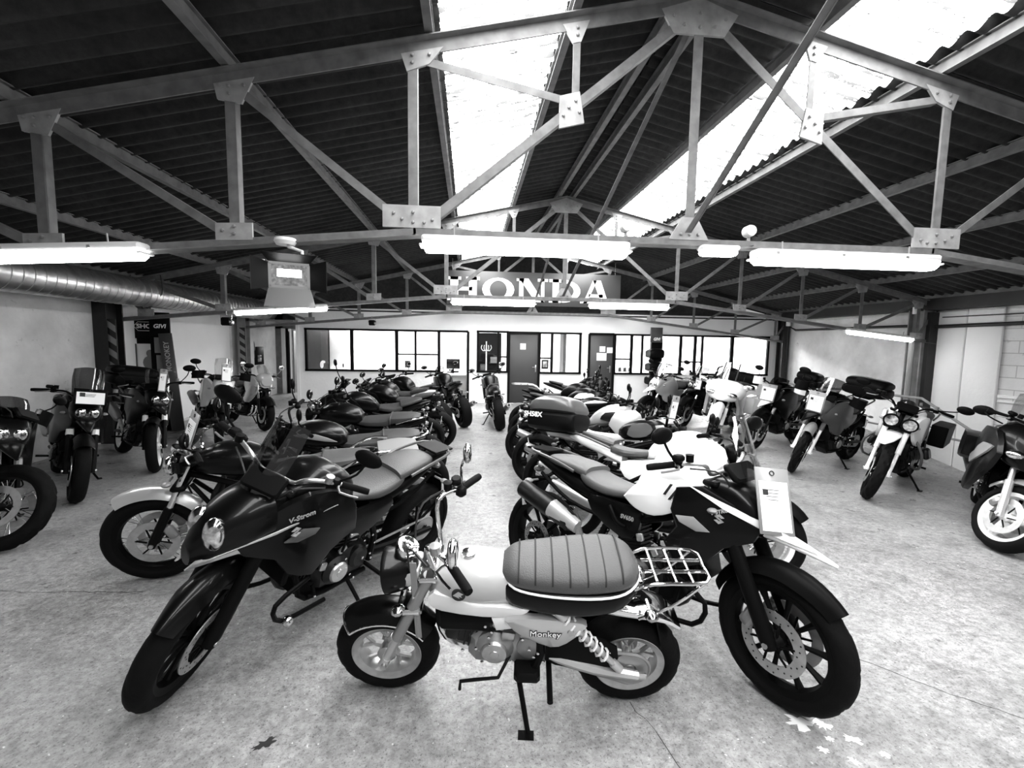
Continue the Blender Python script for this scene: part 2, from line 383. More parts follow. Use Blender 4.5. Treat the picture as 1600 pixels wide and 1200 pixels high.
def truss(Y, label, near=True):
    r = thing('roof_truss', label, 'roof truss', (RX, Y, 2.55)); O = Vector((RX, Y, 2.55))
    def part(nm, mb, m=STE): mb.v = [tuple(Vector(p) - O) for p in mb.v]; return mb.build(nm, m, r)
    w = .068
    for s in (-1, 1):
        P = lambda d, z: (RX + s * d, Y, z)
        m = MB(); m.bar(P(0, top(0)), P(7.5, top(7.5)), .012, .1); 
        for yy in (-.035, .035): m.bar((RX, Y + yy, top(0) + .045), (RX + s * 7.5, Y + yy, top(7.5) + .045), .06, .008)
        part('top_chord', m)
        m = MB(); m.bar(P(2.1, 2.53), P(7.5, botz(s * 7.5) - .02), .012, .06)
        m.bar((RX + s * 2.1, Y, 2.5), (RX + s * 7.5, Y, botz(s * 7.5) - .05), .12, .008); part('bottom_chord', m)
        for i, d in enumerate(NODES):
            m = MB(); angle(m, P(d, botz(s * d)), P(d, top(d)), w); part('vertical_post', m)
            if i + 1 < len(NODES):
                d2 = NODES[i + 1]; m = MB(); angle(m, P(d + .05, botz(s * d) + .03), P(d2 - .05, top(d2) - .06), w * .85); part('diagonal_brace', m)
        m = MB(); angle(m, P(7.1, botz(s * 7.1) + .02), P(7.5, top(7.5) - .05), w * .8); part('diagonal_brace', m)
        m = MB(); angle(m, P(2.02, 2.6), P(.06, 4.2), w * .95); part('diagonal_brace', m)
        zz = 2.6 + (2.02 - .93) / 1.96 * 1.6
        m = MB(); angle(m, P(.93, zz), P(.93, top(.93)), w * .8); part('short_post', m)
        m = MB(); angle(m, P(.95, zz + .02), P(2.02, top(2.02) - .1), w * .8); part('short_strut', m)
        def G(pts, bl): 
            gusset(r, [(s * x, z - 2.55) for x, z in (pts if s > 0 else pts[::-1])], 0, [(s * x, z - 2.55) for x, z in bl])
        G([(1.92, 2.56), (2.34, 2.56), (2.34, 2.72), (1.92, 2.72)], [(2.12, 2.6), (2.12, 2.67), (1.98, 2.62), (2.04, 2.6), (2.26, 2.66), (2.2, 2.62)])
        for d in NODES[1:]:
            bz = botz(s * d); G([(d - .12, bz), (d + .13, bz - .01), (d + .13, bz + .11), (d - .12, bz + .12)], [(d, bz + .04), (d, bz + .09), (d + .08, bz + .06)])
            tz = top(d); G([(d - .17, tz + .02), (d + .1, tz - .04), (d + .08, tz - .14), (d - .08, tz - .16)], [(d, tz - .05), (d, tz - .1), (d - .1, tz - .04), (d + .06, tz - .05)])
        G([(.84, top(.84)), (1.04, top(1.04)), (.96, top(.96) - .14), (.9, top(.9) - .14)], [(.93, top(.93) - .04), (.93, top(.93) - .09)])
        G([(.86, zz - .12), (1.05, zz - .17), (1.05, zz + .06), (.9, zz + .1)], [(.93, zz + .03), (.98, zz - .02), (.9, zz - .05), (1.02, zz - .08)])
        G([(1.9, top(1.9) - .02), (2.2, top(2.2) - .02), (2.16, top(2.1) - .16), (2.0, top(2) - .12)], [(2.12, top(2.1) - .05), (2.12, top(2.1) - .1), (2.0, top(2) - .06)])
    m = MB(); m.bar((RX - 2.12, Y, 2.53), (RX + 2.12, Y, 2.53), .012, .06); m.bar((RX - 2.12, Y, 2.5), (RX + 2.12, Y, 2.5), .12, .008); part('bottom_chord', m)
    m = MB(); angle(m, (RX, Y, 2.55), (RX, Y, 4.2), .07); m.bar((RX + .035, Y + .03, 2.55), (RX + .035, Y + .03, 4.2), .008, .06); part('ridge_post', m)
    gusset(r, [(-.3, 1.66), (-.2, 1.5), (.2, 1.5), (.3, 1.66), (0, 1.76)], 0, [(-.2, 1.62), (-.12, 1.56), (0, 1.55), (.12, 1.56), (.2, 1.62), (0, 1.65)])
    gusset(r, [(-.16, 0), (.16, 0), (.06, .17), (-.06, .17)], 0, [(0, .04), (0, .1), (-.07, .04), (.07, .04)])
    return r
YT = [-1.2, 3.45, 8.12, 12.27]
truss(3.45, 'large grey steel roof truss nearest the viewer, three long lights below it')
truss(8.12, 'middle grey steel roof truss in front of the red sign letters, second from the viewer'.replace('red sign', 'sign'))
truss(12.27, 'farthest grey steel roof truss, directly before the white office wall')
for (a, b), lb in zip([((.47, 4.28), (3.42, 2.6)), ((3.5, 4.2), (8.1, 2.58)), ((8.15, 4.2), (12.2, 2.58))], ['long steel brace sloping from the ridge down to the nearest truss', 'long steel brace sloping from the nearest truss top to the middle truss', 'long steel brace sloping from the middle truss top to the farthest truss']):
    o = MB().bar((0, 0, 0), (0, b[0] - a[0], b[1] - a[1]), .05, .006).bar((.02, 0, .02), (.02, b[0] - a[0], b[1] - a[1] + .02), .006, .05).build('ridge_brace', STE)
    o.location = (RX - .02, a[0], a[1]); o['label'] = lb; o['category'] = 'brace'

# ---- walls
def S(name, mb, m): return mb.build(name, m, kind='structure')
XL, XR = -5.9, 9.25
S('wall_left', MB().box((XL - .1, 6.95, 1.35), (.2, 2.2, 2.7)), PLW)
S('wall_left_front', MB().box((XL - .08, 1.4, 1.35), (.22, 8.9, 2.7)), PLB)
S('wall_left_rear', MB().box((XL - .3, 10.2, 1.45), (.2, 4.3, 2.9)), PLC)
S('wall_alcove', MB().box((XL - .25, 13.4, 1.3), (.2, 2.6, 2.6)).box((XL + .06, 12.5, 1.3), (.1, .4, 2.6)), PLW)
S('wall_right_rear', MB().box((XR + .1, 10.35, .85), (.2, 4.5, 3.3)), PLW)
S('wall_right', MB().box((XR + .1, 2.65, 1.05), (.2, 11.3, 2.9)), PLB)
for i, (y0, y1) in enumerate(((7.57, 8.1), (6.98, 7.55))):
    S('trim_%d' % (i + 1), MB().box((XR - .03, (y0 + y1) / 2, .95), (.05, y1 - y0, 3.06), ch=.01), PLC)
S('trim_3', MB().box((XR - .03, 3, .93), (.04, 7.9, .05)).box((XR - .03, 3, .84), (.03, 7.9, .03)), PLC)
S('pit_shade_strip', MB().box((XR - .04, 5.5, -.8), (.12, 6.4, .5)), DST)  # dark strip stands in for the shadow in the pit below the panels
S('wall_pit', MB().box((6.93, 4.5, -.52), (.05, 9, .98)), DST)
S('trim_4', MB().box((XR - .12, 5.5, 2.6), (.35, 17, .22)).box((XL + .12, 5.5, 2.62), (.3, 17, .22)), DST)   # eaves beams
S('trim_5', MB().box((XR - .05, 2.5, 2.35), (.02, 11, .02)), DST)
for nm, x, y, w, m in (('column', XL + .1, 7.85, .34, DST), ('column', XL + .1, 12.2, .22, COL), ('column', XR - .2, 8.3, .3, COL), ('column', XR - .15, 12.32, .24, DST)):
    c = MB(); h = 2.5; z0 = 0 if x < 8 or y > 9 else -.6
    c.box((x, y, (h + z0) / 2), (.02, w, h - z0)).box((x, y - w / 2, (h + z0) / 2), (.2, .02, h - z0)).box((x, y + w / 2, (h + z0) / 2), (.2, .02, h - z0))
    o = S('trim_%d' % (6 + len([k for k in bpy.data.objects if k.name.startswith('trim_')])), c, m)
S('trim_20', MB().box((XR - .12, 8.12, .9), (.22, .12, 3.1)), DST)
# hazard boards on the left columns
for x, y, w, h0, h1, n, lb in ((XL + .24, 7.72, .13, .5, 2.0, 7, 'black and grey hazard-striped board on the left wall column behind the big adventure bikes'), (-5.77, 12.06, .13, .1, 2.0, 9, 'narrow hazard-striped board on the far left column beside the fire extinguisher')):
    t = thing('hazard_board', lb, 'sign', (x, y, h0)); MB().box((0, 0, (h1 - h0) / 2), (w, .02, h1 - h0)).build('board', DST, t)
    st = (h1 - h0) / n
    for i in range(n): z = i * st; MB().add([(-w / 2, -.014, z + st * .45), (w / 2, -.014, z), (w / 2, -.014, z + st * .5), (-w / 2, -.014, z + st * .95)], [(0, 1, 2, 3)]).build('stripe', GRY, t)

# ---- office partition
YO = 12.62
wb = MB()
def wbx(x0, x1, z0, z1): wb.box(((x0 + x1) / 2, YO + .05, (z0 + z1) / 2), (x1 - x0, .1, z1 - z0))
wbx(-4.67, 9.25, 2.01, 2.5); wbx(-4.67, -4.4, 0, 2.01); wbx(-4.4, -.86, 0, .9); wbx(-.02, .23, 0, 2.01); wbx(.23, 1.1, 0, .9); wbx(1.98, 3.15, 0, .88); wbx(3.15, 3.39, 0, 2.01); wbx(4.15, 8.85, 0, .88); wbx(8.85, 9.25, 0, 2.01)
wback = S('wall_back', wb, PLC)
S('baseboard_back', MB().box((-2.76, YO - .01, .012), (3.8, .03, .03)).box((.1, YO - .01, .012), (.25, .03, .03)).box((2.6, YO - .01, .012), (1.2, .03, .03)).box((6.7, YO - .01, .012), (5, .03, .03)), BLK0)
def win(n, x0, x1, z0, z1, mull, bars, sill=True):
    w = thing('window_%d' % n, '', '', kind='structure'); y = YO - .01; t = .035
    MB().box(((x0 + x1) / 2, y, z1), (x1 - x0 + t * 2, .07, t * 1.6)).box(((x0 + x1) / 2, y, z0), (x1 - x0 + t * 2, .07, t * 1.6)).box((x0, y, (z0 + z1) / 2), (t * 1.6, .07, z1 - z0)).box((x1, y, (z0 + z1) / 2), (t * 1.6, .07, z1 - z0)).build('window_frame', BLK0, w)
    xs = [x0] + [m[0] for m in mull] + [x1]
    for mx, mw in mull: MB().box((mx, y, (z0 + z1) / 2), (mw, .06, z1 - z0)).build('mullion', BLK0, w)
    for a, b, z in bars: MB().box(((a + b) / 2, y, z), (b - a, .05, .045)).build('transom', BLK0, w)
    for a, b in zip(xs, xs[1:]): MB().box(((a + b) / 2, YO + .03, (z0 + z1) / 2), (b - a - .02, .006, z1 - z0)).build('pane', GLS, w)
win(1, -4.4, -.86, .9, 2.01, [(-3.2, .09), (-2.0, .09), (-1.49, .06)], [(-2.0, -.86, 1.36)])
win(2, .23, 1.06, .9, 2.02, [(.8, .06)], [(.8, 1.06, 1.32)])
win(3, 1.98, 3.15, .88, 2.01, [(2.33, .07)], [(1.98, 2.33, 1.3)])
win(4, 4.17, 8.85, .88, 2.0, [(4.66, .08), (4.98, .06), (6.14, .08), (6.58, .08), (6.8, .06), (7.72, .1)], [(4.17, 4.66, 1.3), (6.14, 6.8, 1.24)])
def door(n, x0, x1, z1, m, y=YO, signs=(), open_=False):
    d = thing('door_%d' % n, '', '', kind='structure')
    MB().box((x0, y, z1 / 2), (.06, .1, z1)).box((x1, y, z1 / 2), (.06, .1, z1)).box(((x0 + x1) / 2, y, z1), (x1 - x0, .1, .06)).build('door_frame', BLK0, d)
    if open_:
        q = MB().box((0, -.36, z1 / 2), (.04, .72, z1 - .04), ch=.004); q.v = [(x1 - .05 - (p[1]) * .28, y + .08 - p[1] * .95, p[2]) for p in q.v]; q.build('door_leaf', m, d)
    else:
        MB().box(((x0 + x1) / 2, y + .01, z1 / 2), (x1 - x0 - .05, .05, z1 - .02), ch=.004).build('door_leaf', m, d)
        h = MB().box((x1 - .09, y - .02, 1.0), (.035, .012, .2), ch=.004); h.tube([(x1 - .09, y - .02, 1.04), (x1 - .09, y - .06, 1.04), (x1 - .19, y - .06, 1.04)], .009, 8); h.build('door_handle', ALU, d)
    for sx, sz, sw, sh in signs: MB().box((sx, y - .022, sz), (sw, .004, sh)).box((sx, y - .0245, sz + sh * .15), (sw * .6, .0005, sh * .1)).build('paper_notice', PAP, d)
door(1, -.84, -.04, 2.01, GRY, open_=True)
door(2, 1.1, 1.96, 2.01, DOR, signs=((1.5, 1.62, .16, .17),))
door(3, 3.41, 4.13, 2.01, DOR, signs=((3.8, 1.58, .17, .16), (4.03, 1.55, .2, .16), (3.78, 1.36, .29, .22)))
# office interior
S('wall_office', MB().box((2.3, 15.6, 1.25), (13.9, .1, 2.5)).box((-4.62, 14.1, 1.25), (.08, 3, 2.5)).box((9.3, 14.1, 1.25), (.1, 3, 2.5)).box((.1, 14.1, 1.25), (.08, 3, 2.5)).box((3.27, 14.1, 1.25), (.08, 3, 2.5)), PLC)
S('ceiling_office', MB().box((2.3, 14.15, 2.56), (13.9, 3.1, .04)), HSG)
S('ceiling_void', MB().box((1.7, 15.7, 3.6), (16, .1, 2.6)).box((1.7, 14.2, 2.62), (15.5, 3.2, .05)), ROO)
S('trim_21', MB().box((1.6, YO + .1, 2.56), (15.2, .1, .12)), DST)
for i, x in enumerate((-3.4, -1.2, 1.7, 4.6, 6.3, 8.0)):  # unseen ceiling lights added to light the office
    t = thing('added_office_light', ('leftmost', 'second from left', 'third from left', 'third from right', 'second from right', 'rightmost')[i] + ' added strip light on the office ceiling that brightens the room', 'light', (x, 14.0, 2.5), group='added strip lights in the office')
    MB().box((0, 0, 0), (1.3, .16, .05), ch=.01).build('housing', HSG, t); MB().box((0, 0, -.035), (1.24, .12, .02)).build('tube', TUB, t)
    ld = bpy.data.lights.new('added_office_lamp', 'AREA'); ld.shape = 'RECTANGLE'; ld.size = 1.2; ld.size_y = .3; ld.energy = OFFICE_W; lo = bpy.data.objects.new('lamp', ld); C.objects.link(lo); lo.parent = t; lo.location = (0, 0, -.06)
# alcove behind the left corner
S('wall_alcove_back', MB().box((-6.1, 14.9, 1.3), (.45, .1, 2.6)).box((-5.2, 16.4, 1.3), (2, .1, 2.6)).box((-5.5, 14.9, 2.35), (1.7, .1, .6)), COL)
S('ceiling_alcove', MB().box((-5.4, 14.4, 2.2), (1.6, 4.2, .05)), GRY)
d4 = thing('door_4', '', '', kind='structure')
MB().box((-5.86, 14.84, 1.03), (.1, .12, 2.06)).build('door_frame', WHT, d4); MB().box((-5.76, 14.9, 1.03), (.08, .1, 2.06)).build('door_jamb', BLK0, d4); MB().box((-5.62, 15.3, 1.0), (.04, .7, 2.0)).build('door_leaf', GRY, d4)
ld = bpy.data.lights.new('alcove_lamp', 'AREA'); ld.size = .6; ld.energy = 25; lo = bpy.data.objects.new('alcove_lamp', ld); C.objects.link(lo); lo.location = (-5.2, 15.9, 2.15); lo['kind'] = 'structure'

# ---- lights under the trusses
def tube_light(x, Y, z, L, tilt, label, grp=None, big=True):
    t = thing('strip_light', label, 'light', (x, Y, z), (0, tilt, 0), grp); w = .13 if big else .1; h = .055
    MB().box((0, 0, .035), (L, w, .05), ch=.012).build('housing', HSG, t)
    c = MB(); n = 10; L2 = L - .02
    prof = [(-w / 2 + .005, .012), (-w / 2 + .012, -.03), (-w / 2 + .03, -.055), (w / 2 - .03, -.055), (w / 2 - .012, -.03), (w / 2 - .005, .012)]
    vs = [(sx * (L2 / 2 - e), y, zz) for sx in (-1, 1) for (y, zz), e in zip(prof, (0, .004, .02, .02, .004, 0))]
    c.add(vs, [(i, i + 1, i + 7, i + 6) for i in range(5)] + [(0, 5, 4, 3, 2, 1), (6, 7, 8, 9, 10, 11)]); c.build('diffuser', TUB, t)
    for sx in (-1, 1): MB().box((sx * L / 2, 0, -.012), (.03, w + .01, .014), ch=.004).build('end_cap', HSG, t)
    k = MB()
    for sx in (-.8, -.1, .6): k.box((sx * L / 2, -w / 2, .03), (.02, .012, .02)); k.box((sx * L / 2, w / 2, .03), (.02, .012, .02))
    k.build('clips', ALU, t, kind='stuff')
    k = MB()
    for sx in (-.7, .7): k.cyl((sx * L / 2, 0, .05), (sx * L / 2, 0, .13), .006, 6)
    k.build('hanger', BLT, t)
g1 = 'strip lights under the nearest truss'; g2 = 'strip lights under the middle truss'
tube_light(-3.0, 3.38, 2.27, 1.54, -.055, 'leftmost long strip light under the nearest truss, cut by the picture edge', g1)
tube_light(.42, 3.38, 2.43, 1.54, 0, 'large centre strip light under the nearest truss, left of the small emergency light', g1)
tube_light(2.98, 3.38, 2.42, 1.56, 0, 'right-hand long strip light under the nearest truss, right of the small emergency light', g1)
tube_light(-3.2, 8.05, 2.22, 1.52, -.07, 'strip light under the left half of the middle truss, above the alcove', g2, False)
tube_light(.42, 8.05, 2.43, 1.5, 0, 'strip light under the middle truss below the first sign letters', g2, False)
tube_light(2.9, 8.05, 2.42, 1.5, 0, 'strip light under the middle truss below the last sign letter', g2, False)
tube_light(7.95, 8.05, 1.98, 1.4, .1, 'tilted strip light at the right end of the middle truss, before the rough wall', g2, False)
tube_light(3.7, 10.4, 2.62, 1.2, 0, 'strip light hung on wires behind the right end of the lettered sign', None, False)
t = thing('emergency_light', 'small emergency light box under the nearest truss, between two long lights', 'light', (1.91, 3.38, 2.45))
MB().box((0, 0, .03), (.3, .11, .03), ch=.008).build('housing', HSG, t); MB().box((0, 0, -.005), (.28, .1, .045), ch=.015).build('diffuser', DIF, t)
for x, lb in ((1.2, 'round white sensor on the nearest truss, at the right end of the centre light'), (2.21, 'round white sensor on the nearest truss, above the right-hand long light')):
    t = thing('sensor', lb, 'sensor', (x, 3.47, 2.55)); MB().lathe([(1e-5, -.04), (.04, -.038), (.045, -.02), (.045, .03), (1e-5, .03)], (0, 0, .09), (0, 1, 0), 20).build('head', HSG, t)
    MB().tube([(0, 0, .05), (.02, 0, 0), (.035, -.02, -.02), (-.02, -.03, -.04)], .005, 6, 3).build('cable', INK, t); MB().cyl((0, 0, 0), (0, 0, .05), .012, 8).build('bracket', GUS, t)

# ---- duct
t = thing('ventilation_duct', 'long round galvanised spiral duct along the left wall', 'duct', (-5.3, -3, 2.44))
for k in range(16):
    prof = []
    for j in range(7): y = j * (.97 / 7); prof += [(.22, y), (.22, y + .122), (.226, y + .126), (.226, y + .134)]
    MB().lathe(prof + [(.22, .97)], (0, k * .97, 0), (0, 1, 0), 28).build('duct_section', GALV, t)
st = MB()
for y in (4, 7.5, 11): st.tube([(-.23, y, .3), (-.235, y, 0), (0, y, -.235), (.235, y, 0), (.23, y, .3)], .008, 6, 4)
st.build('hanging_strap', DST, t)
# pipes
def pipe(lb, pts, r, m, loc=None):
    p0 = Vector(pts[0]); o = MB().tube([Vector(p) - p0 for p in pts], r, 12).build('pipe', m); o.location = p0; o['label'] = lb; o['category'] = 'pipe'; return o
pipe('grey downpipe beside the right wall column', [(XR - .42, 8.22, -.3), (XR - .42, 8.22, 2.05)], .05, GRY)
pipe('thin dark pipe running level along the right blockwork wall', [(XR - .1, 8.1, 2.17), (XR - .1, 5.0, 2.2), (XR - .1, -3, 2.25)], .035, DST)
pipe('dark pipe with elbow high on the rough right wall', [(XR - .1, 12.2, 1.0), (XR - .1, 12.2, 2.33), (XR - .1, 11.9, 2.2), (XR - .1, 8.6, 2.2)], .03, DST)
o = MB().cyl((0, 0, 0), (0, 0, .15), .055, 12).build('vent_cap', HSG); o.location = (XR - .42, 8.2, 2.42); o['label'] = 'white cap on the pipe top at the right column'; o['category'] = 'cap'
o = MB().cyl((0, 0, 0), (0, 0, .12), .06, 12).build('vent_cap', HSG); o.location = (XR - .18, 12.1, 2.32); o['label'] = 'white cap at the far right corner column'; o['category'] = 'cap'
# hand rail by the ramp
t = thing('guard_rail', 'pale steel guard rail beside the ramp at the right wall', 'railing', (6.95, 9.3, 0))
MB().tube([(0, 0, .93), (0, -3.07, .97), (0, -3.75, .63), (0, -4.4, .3)], .02, 8).build('top_rail', GUS, t); MB().tube([(0, -.2, .44), (0, -4.0, .44)], .016, 8).build('lower_rail', GRY, t)
for y in (0, -1.5, -3.07, -4.0): MB().cyl((0, y, 0), (0, y, .9 if y > -3.2 else .5), .018, 8).build('post', GRY, t)

# ---- hanging sign
t = thing('hanging_sign', 'wide sign reading HONDA in white slab letters, hung from the farthest truss', 'sign', (1.74, 12.12, 2.72))
SGN = mat('sign_board', .07, .5); MB().box((0, 0, .44), (4.72, .03, .88), ch=.005).build('board', SGN, t)
def rect(x0, z0, x1, z1): return [(x0, z0), (x1, z0), (x1, z1), (x0, z1)]
def serif_stem(x0, x1, sx0, sx1): return [rect(x0, 0, x1, 1), rect(sx0, 0, sx1, .13), rect(sx0, .87, sx1, 1)]
LET = {'H': serif_stem(.12, .44, 0, .55) + serif_stem(.86, 1.18, .75, 1.3) + [rect(.3, .42, 1, .58)],
 'N': [rect(.1, 0, .28, 1), rect(0, 0, .4, .12), rect(0, .88, .3, 1), rect(1.0, 0, 1.14, 1), rect(.86, .88, 1.28, 1), [(.1, 1), (.48, 1), (1.14, 0), (.78, 0)]],
 'A': [[(.12, 0), (.28, 0), (.68, 1), (.52, 1)], [(.52, 1), (.84, 1), (1.2, 0), (.9, 0)], rect(0, 0, .42, .12), rect(.78, 0, 1.32, .12), rect(.35, .26, .95, .4)]}
def ringpoly(x0, x1, th, half=False):
    P = []; n = 20; cx = (x0 + x1) / 2; a = (x1 - x0) / 2
    for i in range(n):
        a0, a1 = 2 * pi * i / n, 2 * pi * (i + 1) / n
        if half: a0, a1 = -pi / 2 + pi * i / n, -pi / 2 + pi * (i + 1) / n
        o = lambda t: ((x0 if half else cx) + (a * 2 if half else a) * cos(t), .5 + .5 * sin(t)); q = lambda t: ((x0 if half else cx) + ((a * 2 if half else a) - th) * cos(t), .5 + .37 * sin(t))
        P.append([o(a0), o(a1), q(a1), q(a0)])
    return P
LET['O'] = ringpoly(0, 1.3, .3); LET['D'] = ringpoly(.5, 1.3, .28, True) + [rect(.14, 0, .4, 1), rect(0, 0, .55, .13), rect(0, .87, .55, 1)]
for ch, x in zip('HONDA', (-2.34, -1.42, -.5, .38, 1.24)):
    m = MB(); k = .66
    for poly in LET[ch]:
        n = len(poly); vs = [(x + px * k, -.02 - d, .1 + pz * .62) for d in (0, .012) for px, pz in poly]; m.add(vs, [tuple(range(n)), tuple(range(n, 2 * n))[::-1]] + [(i, (i + 1) % n, n + (i + 1) % n, n + i) for i in range(n)])
    m.build('letter', PAP, t)
MB().cyl((-2.2, 0, .88), (-2.2, 0, 1.2), .005, 5).cyl((2.2, 0, .88), (2.2, 0, 1.2), .005, 5).build('hanging_wire', BLT, t)

# ---- floodlight and spots
t = thing('floodlight', 'theatre floodlight with barn doors hanging left under the nearest truss', 'light', (-1.31, 3.4, 2.42))
MB().lathe([(1e-5, .02), (.07, .02), (.075, 0), (.06, -.025), (1e-5, -.025)], (0, 0, 0), (0, 0, 1), 24).build('ceiling_rose', HSG, t)
MB().tube([(.02, 0, -.02), (.02, 0, -.035), (.12, -.02, -.07), (.12, -.02, -.17)], .012, 8).build('bent_arm', HSG, t)
R = Matrix.Rotation(radians(22), 3, 'Z'); lamp = lambda mb: (setattr(mb, 'v', [tuple(R @ Vector(p) + Vector((.05, -.08, -.26))) for p in mb.v]), mb)[1]
lamp(MB().box((-.03, .07, .03), (.24, .24, .17), ch=.02)).build('lamp_body', FRK, t)
b = MB()
for z in (-.05, -.02, .01, .04, .07): b.box((-.16, .07, .03 + z), (.03, .2, .008))
lamp(b).build('cooling_fins', ALU, t)
fr = lamp(MB().box((0, -.055, .085), (.25, .02, .02)).box((0, -.055, -.075), (.25, .02, .02)).box((-.12, -.055, 0), (.02, .02, .16)).box((.12, -.055, 0), (.02, .02, .16))).build('lamp_frame', CHR, t)
lamp(MB().box((0, -.05, .005), (.22, .008, .15))).build('lamp_glass', LEN, t); lamp(MB().box((0, -.056, .02), (.15, .006, .05))).build('lit_element', DIF, t)
lamp(MB().sheet(lambda u, v: ((u - .5) * (.26 + .08 * v), -.07 - .1 * v, .095 + .04 * v), 2, 2)).build('barn_door', BLK0, t)
lamp(MB().sheet(lambda u, v: ((u - .5) * (.26 + .06 * v), -.07 - .05 * v, -.085 - .13 * v), 2, 2)).build('barn_door', DGR, t)
for s in (-1, 1): lamp(MB().sheet(lambda u, v: (s * (.13 + .1 * v), -.07 - .07 * v, (u - .5) * (.17 + .05 * v)), 2, 2)).build('barn_door', BLK0, t)
for x, y, z, lb in ((-4.12, 8.1, 2.04, 'small black spotlight near the left end of the middle truss'), (-2.57, 12.2, 2.22, 'small black spotlight on the farthest truss above the office window')):
    t = thing('spotlight', lb, 'light', (x, y, z)); MB().box((0, 0, -.03), (.16, .1, .14), ch=.02).build('lamp_body', BLK0, t); MB().box((.09, -.02, -.03), (.05, .1, .1), ch=.01).build('lamp_glass', LEN, t)
    MB().tube([(-.09, 0, -.03), (-.09, 0, .08), (.09, 0, .08), (.09, 0, -.03)], .006, 6).cyl((0, 0, .08), (0, 0, .14), .01, 6).build('bracket', BLT, t)

